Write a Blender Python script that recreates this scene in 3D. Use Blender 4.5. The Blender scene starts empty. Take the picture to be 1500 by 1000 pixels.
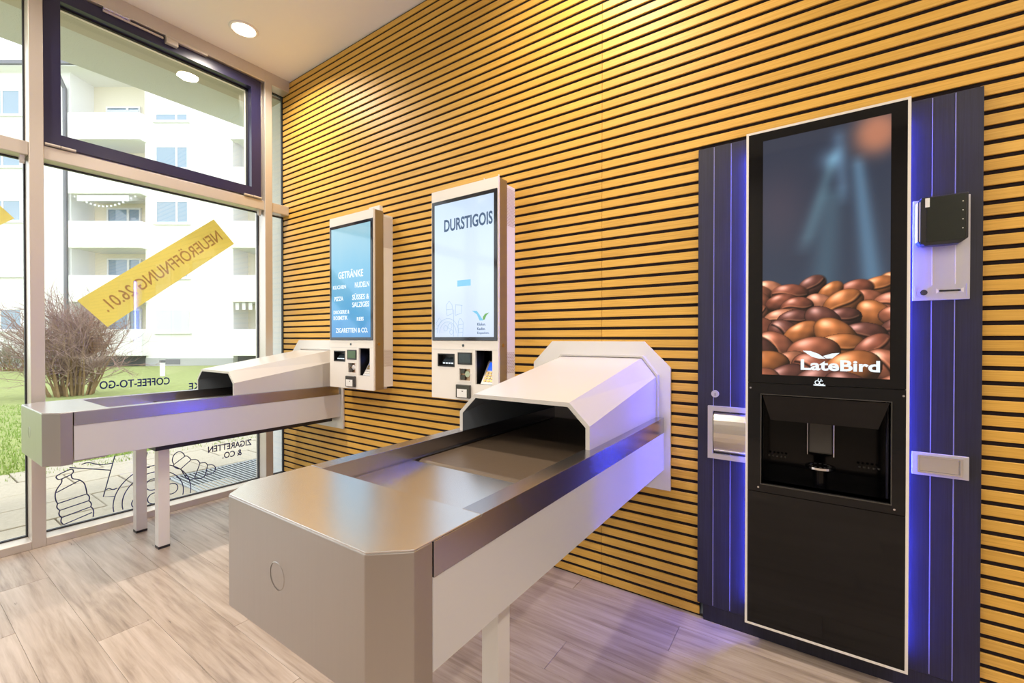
import bpy, bmesh, math, random
import numpy as np
from mathutils import Matrix, Vector

random.seed(7)
scene = bpy.context.scene
col = scene.collection
PI = math.pi

# ------------------------------------------------------------------ camera
cam = bpy.data.cameras.new('camera')
cam.sensor_width = 36.0
cam.lens = 645.5 / 1500 * 36.0
cam.clip_start = 0.05
cam.clip_end = 300
cam_o = bpy.data.objects.new('camera', cam)
col.objects.link(cam_o)
YAW = math.radians(34.37)
cam_o.location = (3.456, -1.855, 1.1)
cam_o.rotation_euler = (PI / 2 - math.radians(0.3994), 0, YAW)
scene.camera = cam_o

# ------------------------------------------------------------------ world, exposure
world = bpy.data.worlds.new('world')
scene.world = world
world.use_nodes = True
bg = world.node_tree.nodes['Background']
bg.inputs['Color'].default_value = (0.90, 0.95, 1.0, 1)
bg.inputs['Strength'].default_value = 2.5
vs = scene.view_settings
vs.view_transform = 'Standard'
vs.look = 'None'
vs.gamma = 1.0
vs.use_curve_mapping = False
vs.exposure = 0.12

DOWNLIGHT_W = 20.0
DOWNLIGHT_COL = (1.0, 0.89, 0.75)

# ------------------------------------------------------------------ materials
def newmat(name):
    m = bpy.data.materials.new(name)
    m.use_nodes = True
    return m, m.node_tree.nodes, m.node_tree.links, m.node_tree.nodes['Principled BSDF']

def pbr(name, c, rough=0.5, metal=0.0, emit=None, estr=1.0, spec=None, bump=0, bscale=60, vary=0.0):
    m, n, l, b = newmat(name)
    b.inputs['Base Color'].default_value = (*c, 1)
    b.inputs['Roughness'].default_value = rough
    b.inputs['Metallic'].default_value = metal
    if spec is not None:
        b.inputs['Specular IOR Level'].default_value = spec
    if emit:
        b.inputs['Emission Color'].default_value = (*emit, 1)
        b.inputs['Emission Strength'].default_value = estr
    if bump or vary:
        tc = n.new('ShaderNodeTexCoord')
        nz = n.new('ShaderNodeTexNoise')
        nz.inputs['Scale'].default_value = bscale
        nz.inputs['Detail'].default_value = 5
        l.new(tc.outputs['Object'], nz.inputs['Vector'])
        if bump:
            bp = n.new('ShaderNodeBump')
            bp.inputs['Strength'].default_value = bump
            bp.inputs['Distance'].default_value = 0.01
            l.new(nz.outputs['Fac'], bp.inputs['Height'])
            l.new(bp.outputs['Normal'], b.inputs['Normal'])
        if vary:
            mx = n.new('ShaderNodeMix'); mx.data_type = 'RGBA'
            l.new(nz.outputs['Fac'], mx.inputs['Factor'])
            mx.inputs['A'].default_value = (*[max(0, x * (1 - vary)) for x in c], 1)
            mx.inputs['B'].default_value = (*[min(1, x * (1 + vary)) for x in c], 1)
            l.new(mx.outputs['Result'], b.inputs['Base Color'])
    return m

def wood(name, stops, scale, rough, stretch, bump=0.1, rand=0.25, spots=False):
    """wood grain running along local x, shifted per object"""
    m, n, l, b = newmat(name)
    tc = n.new('ShaderNodeTexCoord')
    oi = n.new('ShaderNodeObjectInfo')
    add = n.new('ShaderNodeVectorMath'); add.operation = 'MULTIPLY_ADD'
    cmb = n.new('ShaderNodeCombineXYZ')
    for i in range(3):
        l.new(oi.outputs['Random'], cmb.inputs[i])
    l.new(cmb.outputs[0], add.inputs[0])
    add.inputs[1].default_value = (37, 23, 11)
    l.new(tc.outputs['Object'], add.inputs[2])
    mp = n.new('ShaderNodeMapping')
    mp.inputs['Scale'].default_value = stretch
    l.new(add.outputs[0], mp.inputs['Vector'])
    nz = n.new('ShaderNodeTexNoise')
    nz.inputs['Scale'].default_value = scale
    nz.inputs['Detail'].default_value = 7
    nz.inputs['Roughness'].default_value = 0.62
    nz.inputs['Distortion'].default_value = 0.4
    l.new(mp.outputs[0], nz.inputs['Vector'])
    # broad, softly stretched patches
    nz2 = n.new('ShaderNodeTexNoise')
    nz2.inputs['Scale'].default_value = 2.4
    nz2.inputs['Detail'].default_value = 3
    mp2 = n.new('ShaderNodeMapping')
    mp2.inputs['Scale'].default_value = (0.6, 2.2, 2.2)
    l.new(add.outputs[0], mp2.inputs['Vector'])
    l.new(mp2.outputs[0], nz2.inputs['Vector'])
    mxf = n.new('ShaderNodeMath'); mxf.operation = 'MULTIPLY_ADD'
    l.new(nz2.outputs['Fac'], mxf.inputs[0])
    mxf.inputs[1].default_value = 0.55
    l.new(nz.outputs['Fac'], mxf.inputs[2])
    sub = n.new('ShaderNodeMath'); sub.operation = 'SUBTRACT'
    l.new(mxf.outputs[0], sub.inputs[0]); sub.inputs[1].default_value = 0.27
    rp = n.new('ShaderNodeValToRGB')
    e = rp.color_ramp.elements
    while len(e) < len(stops):
        e.new(0.5)
    for k, (p, c) in enumerate(stops):
        e[k].position = p
        e[k].color = (*c, 1)
    l.new(sub.outputs[0], rp.inputs[0])
    hsv = n.new('ShaderNodeHueSaturation')
    mr = n.new('ShaderNodeMapRange')
    mr.inputs['To Min'].default_value = 1 - rand / 2
    mr.inputs['To Max'].default_value = 1 + rand / 2
    l.new(oi.outputs['Random'], mr.inputs['Value'])
    l.new(mr.outputs[0], hsv.inputs['Value'])
    l.new(rp.outputs[0], hsv.inputs['Color'])
    out = hsv.outputs[0]
    if spots:
        # small dark knots and fine cracks along the grain
        mp3 = n.new('ShaderNodeMapping')
        mp3.inputs['Scale'].default_value = (4.0, 26, 26)
        l.new(add.outputs[0], mp3.inputs['Vector'])
        nz3 = n.new('ShaderNodeTexNoise')
        nz3.inputs['Scale'].default_value = 1.0
        nz3.inputs['Detail'].default_value = 6
        nz3.inputs['Roughness'].default_value = 0.7
        l.new(mp3.outputs[0], nz3.inputs['Vector'])
        r3 = n.new('ShaderNodeValToRGB')
        r3.color_ramp.elements[0].position = 0.27; r3.color_ramp.elements[0].color = (0.25, 0.25, 0.25, 1)
        r3.color_ramp.elements[1].position = 0.34; r3.color_ramp.elements[1].color = (1, 1, 1, 1)
        l.new(nz3.outputs['Fac'], r3.inputs[0])
        mu = n.new('ShaderNodeMix'); mu.data_type = 'RGBA'; mu.blend_type = 'MULTIPLY'
        mu.inputs['Factor'].default_value = 1.0
        l.new(out, mu.inputs['A']); l.new(r3.outputs[0], mu.inputs['B'])
        out = mu.outputs['Result']
    l.new(out, b.inputs['Base Color'])
    b.inputs['Roughness'].default_value = rough
    bp = n.new('ShaderNodeBump')
    bp.inputs['Strength'].default_value = bump
    bp.inputs['Distance'].default_value = 0.003
    l.new(nz.outputs['Fac'], bp.inputs['Height'])
    l.new(bp.outputs['Normal'], b.inputs['Normal'])
    return m

def brushed(name, c, rough, stretch, metal=1.0):
    m, n, l, b = newmat(name)
    tc = n.new('ShaderNodeTexCoord')
    mp = n.new('ShaderNodeMapping'); mp.inputs['Scale'].default_value = stretch
    nz = n.new('ShaderNodeTexNoise'); nz.inputs['Scale'].default_value = 6; nz.inputs['Detail'].default_value = 4
    l.new(tc.outputs['Object'], mp.inputs['Vector']); l.new(mp.outputs[0], nz.inputs['Vector'])
    mr = n.new('ShaderNodeMapRange')
    mr.inputs['To Min'].default_value = rough * 0.85
    mr.inputs['To Max'].default_value = rough * 1.2
    l.new(nz.outputs['Fac'], mr.inputs['Value'])
    l.new(mr.outputs[0], b.inputs['Roughness'])
    b.inputs['Base Color'].default_value = (*c, 1)
    b.inputs['Metallic'].default_value = metal
    return m

def thin_glass(name, tint=(0.97, 0.985, 0.98), refl=1.0):
    m, n, l, b = newmat(name)
    n.remove(b)
    out = n['Material Output']
    tr = n.new('ShaderNodeBsdfTransparent'); tr.inputs[0].default_value = (*tint, 1)
    gl = n.new('ShaderNodeBsdfGlossy'); gl.inputs['Roughness'].default_value = 0.0
    lw = n.new('ShaderNodeLayerWeight')
    pw = n.new('ShaderNodeMath'); pw.operation = 'POWER'; pw.inputs[1].default_value = 5
    l.new(lw.outputs['Facing'], pw.inputs[0])
    fr = n.new('ShaderNodeMath'); fr.operation = 'MULTIPLY_ADD'; fr.inputs[1].default_value = 0.90; fr.inputs[2].default_value = 0.04
    l.new(pw.outputs[0], fr.inputs[0])
    mx = n.new('ShaderNodeMixShader')
    l.new(fr.outputs[0], mx.inputs[0]); l.new(tr.outputs[0], mx.inputs[1]); l.new(gl.outputs[0], mx.inputs[2])
    l.new(mx.outputs[0], out.inputs['Surface'])
    return m

def vinyl(name, c, trans=0.5):
    m, n, l, b = newmat(name)
    n.remove(b)
    out = n['Material Output']
    d = n.new('ShaderNodeBsdfDiffuse'); d.inputs[0].default_value = (*c, 1)
    t = n.new('ShaderNodeBsdfTranslucent'); t.inputs[0].default_value = (*c, 1)
    mx = n.new('ShaderNodeMixShader'); mx.inputs[0].default_value = trans
    l.new(d.outputs[0], mx.inputs[1]); l.new(t.outputs[0], mx.inputs[2]); l.new(mx.outputs[0], out.inputs['Surface'])
    return m

def screen_gradient(name, stops, strength):
    """lit display, colours running from bottom to top of the panel"""
    m, n, l, b = newmat(name)
    tc = n.new('ShaderNodeTexCoord')
    sp = n.new('ShaderNodeSeparateXYZ')
    l.new(tc.outputs['Generated'], sp.inputs[0])
    nz = n.new('ShaderNodeTexNoise'); nz.inputs['Scale'].default_value = 2.5
    l.new(tc.outputs['Generated'], nz.inputs['Vector'])
    ma = n.new('ShaderNodeMath'); ma.operation = 'MULTIPLY_ADD'
    l.new(nz.outputs['Fac'], ma.inputs[0]); ma.inputs[1].default_value = 0.25; l.new(sp.outputs['Z'], ma.inputs[2])
    sb = n.new('ShaderNodeMath'); sb.operation = 'SUBTRACT'
    l.new(ma.outputs[0], sb.inputs[0]); sb.inputs[1].default_value = 0.12
    rp = n.new('ShaderNodeValToRGB')
    e = rp.color_ramp.elements
    while len(e) < len(stops):
        e.new(0.5)
    for k, (p, c) in enumerate(stops):
        e[k].position = p; e[k].color = (*c, 1)
    l.new(sb.outputs[0], rp.inputs[0])
    l.new(rp.outputs[0], b.inputs['Emission Color'])
    b.inputs['Emission Strength'].default_value = strength
    b.inputs['Base Color'].default_value = (0.01, 0.01, 0.012, 1)
    b.inputs['Roughness'].default_value = 0.08
    return m

def picture_mat(name):
    m, n, l, b = newmat(name)
    at = n.new('ShaderNodeVertexColor'); at.layer_name = 'picture'
    l.new(at.outputs['Color'], b.inputs['Emission Color'])
    b.inputs['Emission Strength'].default_value = 1.0
    b.inputs['Base Color'].default_value = (0.005, 0.005, 0.006, 1)
    b.inputs['Roughness'].default_value = 0.06
    return m

def s2l(r, g, b):
    return tuple((c / 255 / 12.92) if c / 255 <= 0.04045 else (((c / 255) + 0.055) / 1.055) ** 2.4 for c in (r, g, b))

M = {}
M['oak'] = wood('oak_slat', [(0.25, (0.54, 0.29, 0.040)), (0.5, (0.68, 0.385, 0.062)), (0.75, (0.76, 0.46, 0.095))], 5, 0.5, (1.2, 60, 60), 0.15, 0.12)
M['felt'] = pbr('black_felt', (0.012, 0.006, 0.008), 0.95)
M['floor'] = wood('vinyl_plank', [(0.24, (0.20, 0.15, 0.12)), (0.45, (0.36, 0.29, 0.24)), (0.62, (0.44, 0.365, 0.315)), (0.85, (0.52, 0.455, 0.41))], 3.2, 0.34, (0.9, 14, 14), 0.08, 0.12, spots=True)
M['grout'] = pbr('floor_base', (0.20, 0.15, 0.12), 0.8)
M['ceiling'] = pbr('ceiling_paint', (0.80, 0.785, 0.76), 0.85, bump=0.02, bscale=200)
M['wall'] = pbr('wall_paint', (0.45, 0.435, 0.42), 0.8, bump=0.02, bscale=150)
M['alu'] = pbr('aluminium_warm_reflection', (0.60, 0.55, 0.50), 0.33, 0.45)  # silver frames, the warm tone they reflect is put into the colour
M['gasket'] = pbr('black_gasket', (0.01, 0.01, 0.015), 0.6)
M['sash'] = pbr('violet_blue_lacquer', (0.020, 0.018, 0.058), 0.30)
M['glass'] = thin_glass('window_glass')
M['steel'] = pbr('satin_steel', (0.70, 0.69, 0.70), 0.25, 0.95)
M['steel_v'] = brushed('brushed_steel_upright', (0.44, 0.42, 0.415), 0.35, (40, 40, 1))
M['rail'] = pbr('rail_steel', (0.46, 0.45, 0.48), 0.27, 1.0)
M['panel'] = pbr('light_grey_lacquer', (0.62, 0.63, 0.66), 0.30, 0.15)
M['hood'] = pbr('hood_white_lacquer', (0.60, 0.58, 0.565), 0.28, 0.1)
M['lining'] = pbr('hood_lining', (0.17, 0.20, 0.24), 0.5)
M['belt'] = pbr('brown_rubber_belt', (0.10, 0.072, 0.05), 0.33, bump=0.03, bscale=40)
M['leg'] = pbr('leg_white_lacquer', (0.72, 0.71, 0.70), 0.35, 0.1)
M['black'] = pbr('black_plastic', (0.012, 0.012, 0.014), 0.4)
M['white'] = pbr('kiosk_white_lacquer', (0.80, 0.77, 0.74), 0.30)
M['bezel'] = pbr('bezel_glass', (0.02, 0.02, 0.028), 0.08)
M['kiosk1'] = screen_gradient('kiosk_blue_screen', [(0.0, s2l(52, 140, 205)), (0.25, s2l(84, 168, 218)), (0.6, s2l(120, 190, 222)), (1.0, s2l(160, 205, 220))], 0.95)
M['kiosk2'] = screen_gradient('kiosk_pale_screen', [(0.0, s2l(208, 222, 250)), (0.4, s2l(222, 238, 252)), (0.7, s2l(216, 234, 252)), (1.0, s2l(205, 225, 250))], 0.95)
M['scr_white'] = pbr('screen_white_print', (0, 0, 0), 0.3, emit=(0.85, 0.93, 0.98), estr=1.0)
M['scr_navy'] = pbr('screen_navy_print', (0, 0, 0), 0.3, emit=s2l(55, 85, 120), estr=1.0)
M['scr_line'] = pbr('screen_grey_line', (0, 0, 0), 0.3, emit=s2l(165, 190, 215), estr=1.0)
M['scr_blue'] = pbr('screen_blue_print', (0, 0, 0), 0.3, emit=s2l(120, 195, 230), estr=1.0)
M['scr_green'] = pbr('screen_green_print', (0, 0, 0), 0.3, emit=s2l(110, 170, 90), estr=1.0)
M['scr_btn'] = pbr('screen_button', (0, 0, 0), 0.3, emit=s2l(135, 205, 240), estr=1.0)
M['blue_lcd'] = pbr('blue_lcd', (0, 0, 0), 0.2, emit=s2l(50, 110, 250), estr=1.0)
M['lcd_dark'] = pbr('dark_lcd', (0.04, 0.055, 0.07), 0.15)
M['lcd_reflection'] = pbr('lcd_green_reflection', (0.06, 0.12, 0.05), 0.2)  # small display glass with a green reflection put into its colour
M['brass'] = pbr('brass', (0.55, 0.38, 0.16), 0.3, 1.0)
M['bronze'] = pbr('bronze_metal', (0.42, 0.26, 0.16), 0.3, 1.0)
M['chrome'] = pbr('chrome', (0.75, 0.75, 0.77), 0.12, 1.0)
M['cover_steel'] = pbr('cover_steel', (0.70, 0.68, 0.66), 0.22, 1.0)
M['silver'] = pbr('silver_paint', (0.58, 0.57, 0.58), 0.35, 0.5)
M['navy_board'] = wood('dark_navy_board', [(0.3, (0.009, 0.009, 0.020)), (0.7, (0.018, 0.018, 0.038))], 4, 0.5, (60, 60, 1.2), 0.1, 0.1)
M['groove'] = pbr('groove_inlay', (0.25, 0.25, 0.45), 0.35)
M['black_glass'] = pbr('black_glass', (0.006, 0.006, 0.007), 0.055, spec=0.32)
M['black_gloss'] = pbr('black_gloss_plastic', (0.003, 0.003, 0.004), 0.12, spec=0.2)
M['edge'] = pbr('frame_edge_white', (0.78, 0.75, 0.70), 0.35)
M['led'] = pbr('blue_led', (0, 0, 0), 0.5, emit=(0.07, 0.09, 1.0), estr=115.0)
M['picture'] = picture_mat('coffee_picture')
M['term_glass'] = pbr('terminal_glass', (0.012, 0.016, 0.012), 0.07)
M['term_blue'] = pbr('terminal_blue_bumper', (0.02, 0.06, 0.35), 0.35)
M['paper'] = pbr('white_sticker', (0.8, 0.8, 0.8), 0.6)
M['smoked'] = pbr('smoked_plastic', (0.05, 0.048, 0.045), 0.2)
M['lamp'] = pbr('lamp_diffuser', (1, 1, 1), 0.5, emit=(1.0, 0.88, 0.68), estr=9.0)
M['yellow'] = vinyl('yellow_banner', (0.95, 0.84, 0.36), 0.55)
M['banner_ink'] = vinyl('banner_ink', (0.74, 0.52, 0.28), 0.5)
M['decal'] = vinyl('navy_decal', (0.03, 0.04, 0.20), 0.2)
# outdoors
M['facade'] = pbr('white_render', (0.86, 0.85, 0.83), 0.9, bump=0.05, bscale=30)
M['facade_back'] = pbr('cream_render', (0.80, 0.74, 0.60), 0.9)
M['plinth_grey'] = pbr('grey_plinth', (0.45, 0.45, 0.44), 0.9)
M['plinth_dark'] = pbr('dark_plinth', (0.10, 0.11, 0.115), 0.9)
M['win_frame'] = pbr('white_window_frame', (0.80, 0.80, 0.80), 0.5)
M['win_glass'] = pbr('house_window_glass', (0.27, 0.36, 0.46), 0.05, spec=0.9)
M['shutter'] = pbr('roller_shutter', (0.66, 0.68, 0.72), 0.6)
M['roof'] = pbr('dark_roof', (0.12, 0.12, 0.14), 0.8)
M['pipe'] = pbr('zinc_pipe', (0.20, 0.20, 0.22), 0.5, 0.3)
M['brick_red'] = pbr('red_chimney', (0.35, 0.14, 0.10), 0.9)
M['stucco'] = pbr('soffit_stucco', (0.62, 0.64, 0.59), 0.95, bump=0.5, bscale=120, vary=0.12)
M['stucco_warm'] = pbr('soffit_head', (0.50, 0.46, 0.36), 0.95, bump=0.3, bscale=120)
M['pier'] = pbr('white_stucco_pier', (0.78, 0.79, 0.78), 0.95, bump=0.4, bscale=140, vary=0.06)
M['lawn'] = pbr('lawn_ground', (0.30, 0.335, 0.105), 0.95, bump=0.8, bscale=9, vary=0.4)
M['blade'] = pbr('grass_blade', (0.27, 0.39, 0.075), 0.7)
M['slab'] = pbr('concrete_slab', (0.47, 0.42, 0.335), 0.9, bump=0.25, bscale=40, vary=0.18)
M['soil'] = pbr('paving_bed', (0.20, 0.19, 0.15), 0.95)
M['grate'] = pbr('steel_grate', (0.42, 0.45, 0.48), 0.45, 0.6)
M['bark'] = pbr('bark_ochre', (0.27, 0.17, 0.075), 0.9, vary=0.3, bscale=5)
M['twig'] = pbr('twig_mauve', (0.33, 0.215, 0.185), 0.9, vary=0.3, bscale=3)
M['hedge'] = pbr('hedge_brown_green', (0.27, 0.25, 0.17), 0.9, vary=0.3, bscale=3)

# ------------------------------------------------------------------ mesh helpers
OFF = {}

def bx(bm, x0, x1, y0, y1, z0, z1):
    vs_ = [bm.verts.new(p) for p in ((x0, y0, z0), (x1, y0, z0), (x1, y1, z0), (x0, y1, z0),
                                     (x0, y0, z1), (x1, y0, z1), (x1, y1, z1), (x0, y1, z1))]
    for f in ((0, 3, 2, 1), (4, 5, 6, 7), (0, 1, 5, 4), (1, 2, 6, 5), (2, 3, 7, 6), (3, 0, 4, 7)):
        bm.faces.new([vs_[i] for i in f])

def box(x0, x1, y0, y1, z0, z1, bev=0.0, seg=2):
    bm = bmesh.new()
    bx(bm, min(x0, x1), max(x0, x1), min(y0, y1), max(y0, y1), min(z0, z1), max(z0, z1))
    if bev:
        bmesh.ops.bevel(bm, geom=bm.edges[:], offset=bev, segments=seg, affect='EDGES', profile=0.5)
    return bm

def prism(poly, axis, a, b, bev=0.0):
    """extrude a 2D outline along axis ('x','y','z') from a to b"""
    bm = bmesh.new()
    def p3(p, t):
        return {'x': (t, p[0], p[1]), 'y': (p[0], t, p[1]), 'z': (p[0], p[1], t)}[axis]
    A = [bm.verts.new(p3(p, a)) for p in poly]
    B = [bm.verts.new(p3(p, b)) for p in poly]
    n = len(poly)
    bm.faces.new(A); bm.faces.new(B[::-1])
    for i in range(n):
        bm.faces.new((A[i], B[i], B[(i + 1) % n], A[(i + 1) % n]))
    bmesh.ops.recalc_face_normals(bm, faces=bm.faces[:])
    if bev:
        bmesh.ops.bevel(bm, geom=bm.edges[:], offset=bev, segments=2, affect='EDGES', profile=0.5)
    return bm

def cyl(bm, p, axis, r, h, n=24, r2=None):
    """closed cylinder from p along axis"""
    r2 = r if r2 is None else r2
    ax = Vector(axis).normalized()
    u = ax.orthogonal().normalized(); w = ax.cross(u)
    p = Vector(p)
    A, B = [], []
    for i in range(n):
        t = 2 * PI * i / n
        d = u * math.cos(t) + w * math.sin(t)
        A.append(bm.verts.new(p + d * r)); B.append(bm.verts.new(p + ax * h + d * r2))
    fs = [bm.faces.new(A[::-1]), bm.faces.new(B)]
    for i in range(n):
        fs.append(bm.faces.new((A[i], A[(i + 1) % n], B[(i + 1) % n], B[i])))
    return fs

def cylm(p, axis, r, h, n=24, r2=None):
    bm = bmesh.new(); cyl(bm, p, axis, r, h, n, r2); return bm

def holes(x0, x1, z0, z1, y0, y1, hs):
    """a plate in the xz plane with rectangular openings (xa, xb, za, zb)"""
    bm = bmesh.new()
    xs = sorted({x0, x1, *[h[0] for h in hs], *[h[1] for h in hs]})
    zs = sorted({z0, z1, *[h[2] for h in hs], *[h[3] for h in hs]})
    for i in range(len(xs) - 1):
        for j in range(len(zs) - 1):
            cx, cz = (xs[i] + xs[i + 1]) / 2, (zs[j] + zs[j + 1]) / 2
            if any(h[0] < cx < h[1] and h[2] < cz < h[3] for h in hs):
                continue
            bx(bm, xs[i], xs[i + 1], y0, y1, zs[j], zs[j + 1])
    return bm

def frame(x0, x1, z0, z1, w, y0, y1):
    return holes(x0, x1, z0, z1, y0, y1, [(x0 + w, x1 - w, z0 + w, z1 - w)])

def swap_xy(bm):
    """turn an xz-plane shape into a yz-plane shape (x<->y)"""
    for v in bm.verts:
        v.co = Vector((v.co.y, v.co.x, v.co.z))
    bmesh.ops.reverse_faces(bm, faces=bm.faces[:])
    return bm

def obj(name, bm, mat, parent=None, smooth=False, local=False):
    me = bpy.data.meshes.new(name)
    bm.to_mesh(me); bm.free()
    return obj_me(name, me, mat, parent, smooth, local)

def obj_me(name, me, mat, parent=None, smooth=False, local=False):
    if mat is not None:
        me.materials.clear()
        me.materials.append(M[mat])
    if smooth:
        for p in me.polygons:
            p.use_smooth = True
    o = bpy.data.objects.new(name, me)
    col.objects.link(o)
    if parent is not None:
        o.parent = parent
        if not local:
            off = OFF.get(parent.name, Vector((0, 0, 0)))
            me.transform(Matrix.Translation(-off))
            OFF[o.name] = off
        else:
            OFF[o.name] = Vector((0, 0, 0))
    elif not local:
        cs = [v.co for v in me.vertices]
        lo = Vector([min(c[i] for c in cs) for i in range(3)]); hi = Vector([max(c[i] for c in cs) for i in range(3)])
        off = Vector(((lo.x + hi.x) / 2, (lo.y + hi.y) / 2, lo.z))
        me.transform(Matrix.Translation(-off))
        o.location = off
        OFF[o.name] = off
    return o

def tag(o, label, cat, group=None, kind=None):
    o['label'] = label; o['category'] = cat
    if group: o['group'] = group
    if kind: o['kind'] = kind
    return o

def thing(name, loc, label, cat, group=None, kind=None, rz=0):
    o = bpy.data.objects.new(name, None)
    o.empty_display_size = 0.1
    col.objects.link(o)
    o.location = loc; o.rotation_euler = (0, 0, rz)
    OFF[o.name] = Vector(loc) if rz == 0 else Vector((0, 0, 0))
    return tag(o, label, cat, group, kind)

def copy_tree(o, parent=None):
    c = o.copy(); col.objects.link(c)
    if parent is not None: c.parent = parent
    for ch in o.children: copy_tree(ch, c)
    return c

def text(name, body, mat, parent, O, ax, ay, w, h, bold=0.0, depth=0.0006):
    """lettering fitted into w x h, lower left corner at O, running along ax, upright along ay"""
    cu = bpy.data.curves.new(name, 'FONT')
    cu.body = body; cu.size = 1; cu.offset = bold; cu.extrude = 0.01; cu.resolution_u = 3
    to = bpy.data.objects.new(name, cu)
    col.objects.link(to)
    bpy.context.view_layer.update()
    dg = bpy.context.evaluated_depsgraph_get()
    me = bpy.data.meshes.new_from_object(to.evaluated_get(dg))
    bpy.data.objects.remove(to); bpy.data.curves.remove(cu)
    xs = [v.co.x for v in me.vertices]; ys = [v.co.y for v in me.vertices]
    x0, x1, y0, y1 = min(xs), max(xs), min(ys), max(ys)
    ax = Vector(ax).normalized(); ay = Vector(ay).normalized(); nn = ax.cross(ay)
    O = Vector(O)
    for v in me.vertices:
        c = v.co.copy()
        v.co = O + ax * ((c.x - x0) / (x1 - x0) * w) + ay * ((c.y - y0) / (y1 - y0) * h) + nn * (c.z / 0.01 * depth)
    return obj_me(name, me, mat, parent)

def ribbon(bm, pts, w, O, ax, ay, closed=False, t=0.0006):
    """flat drawn line through 2D points"""
    O = Vector(O); ax = Vector(ax); ay = Vector(ay); nn = ax.cross(ay)
    P = [Vector((p[0], p[1])) for p in pts]
    if closed: P.append(P[0].copy())
    L = []
    for i, p in enumerate(P):
        if closed and i in (0, len(P) - 1):
            d = (P[1] - P[-2])
        else:
            d = (P[min(i + 1, len(P) - 1)] - P[max(i - 1, 0)])
        if d.length < 1e-9: d = Vector((1, 0))
        d.normalize(); nrm = Vector((-d.y, d.x)) * w / 2
        q = []
        for s in (1, -1):
            for k in (1, -1):
                e = p + nrm * s
                q.append(bm.verts.new(O + ax * e.x + ay * e.y + nn * t * k))
        L.append(q)
    for a, b in zip(L[:-1], L[1:]):
        bm.faces.new((a[0], b[0], b[2], a[2])); bm.faces.new((a[1], a[3], b[3], b[1]))
        bm.faces.new((a[0], a[1], b[1], b[0])); bm.faces.new((a[2], b[2], b[3], a[3]))

def arc(cx, cy, r, a0, a1, n=24, ry=None):
    ry = ry or r
    return [(cx + r * math.cos(math.radians(a0 + (a1 - a0) * i / n)), cy + ry * math.sin(math.radians(a0 + (a1 - a0) * i / n))) for i in range(n + 1)]

# ================================================================== ROOM SHELL
H = 3.085
XR, YB = 5.4, -3.8
# machine opening in the slat wall
MX0, MX1, MZ1 = 3.088, 3.858, 1.826

wall = obj('wall_right', holes(-0.03, XR, -0.05, H + 0.1, 0.0065, 0.14, [(MX0, MX1, -0.05, MZ1)]), 'felt')
tag(wall, 'long wall clad in horizontal oak slats with dark gaps between', 'wall', kind='structure')
# oak slats: 31 mm slat, 13 mm gap, joint between panels at x = 2.674
PITCH = 0.0440
def slat_mesh(length, h):
    bm = box(0, length, 0, 0.007, -h / 2, h / 2, 0.0012, 1)
    me = bpy.data.meshes.new('slat'); bm.to_mesh(me); bm.free(); me.materials.append(M['oak'])
    return me
cache = {}
k0 = -66
gap0 = 2.993
for k in range(-68, 3):
    zc = gap0 + k * PITCH + PITCH / 2
    h = PITCH - 0.013
    lo, hi = zc - h / 2, zc + h / 2
    if hi > H: hi = H - 0.001
    if lo < 0: lo = 0.001
    if hi - lo < 0.006: continue
    segs = [(0.0, 2.6735), (2.6745, XR)] if lo > MZ1 - 0.012 else [(0.0, 2.6735), (2.6745, MX0 - 0.001), (MX1 + 0.001, XR)]
    for a, b in segs:
        key = (round(b - a, 4), round(hi - lo, 4))
        if key not in cache: cache[key] = slat_mesh(*key)
        o = bpy.data.objects.new('slat', cache[key]); col.objects.link(o)
        o.parent = wall
        o.location = Vector((a, 0.0, (lo + hi) / 2)) - wall.location

# floor of vinyl planks along x
fl = obj('floor', box(-0.02, XR, YB, 0.03, -0.12, -0.004), 'grout')
tag(fl, 'light greige wood look plank floor', 'floor', kind='structure')
PW, PL = 0.16, 1.22
pm = bpy.data.meshes.new('plank')
bm = box(0.0008, PL - 0.0008, 0.0004, PW - 0.0004, -0.006, 0.0, 0.0004, 1); bm.to_mesh(pm); bm.free(); pm.materials.append(M['floor'])
row = 0
y = -1.39 - 16 * PW
pc = {}
while y < 0.01:
    x = -PL * ((row * 0.37) % 1.0)
    while x < XR:
        xa, xb, ya, yb = max(x, 0.0), min(x + PL, XR), max(y, YB), min(y + PW, 0.006)
        if xb - xa > 0.01 and yb - ya > 0.004:
            if abs(xb - xa - PL) < 1e-6 and abs(yb - ya - PW) < 1e-6:
                me = pm
            else:
                key = (round(xb - xa, 3), round(yb - ya, 3))
                if key not in pc:
                    me = bpy.data.meshes.new('plank')
                    bm = box(0.0008, key[0] - 0.0008, 0.0004, key[1] - 0.0004, -0.006, 0, 0.0004, 1)
                    bm.to_mesh(me); bm.free(); me.materials.append(M['floor']); pc[key] = me
                me = pc[key]
            o = bpy.data.objects.new('plank', me); col.objects.link(o); o.parent = fl
            o.location = Vector((xa, ya, 0)) - fl.location
        x += PL
    y += PW; row += 1

tag(obj('ceiling', box(-0.02, XR, YB, 0.14, H, H + 0.12), 'ceiling'), 'smooth off white ceiling with recessed downlights', 'ceiling', kind='structure')
tag(obj('wall_back', box(-0.02, XR, YB - 0.12, YB, -0.1, H + 0.1), 'wall'), 'plain light wall behind the viewpoint', 'wall', kind='structure')
tag(obj('wall_far_right', box(XR, XR + 0.12, YB - 0.12, 0.14, -0.1, H + 0.1), 'wall'), 'plain light end wall beside the coffee machine', 'wall', kind='structure')

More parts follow.
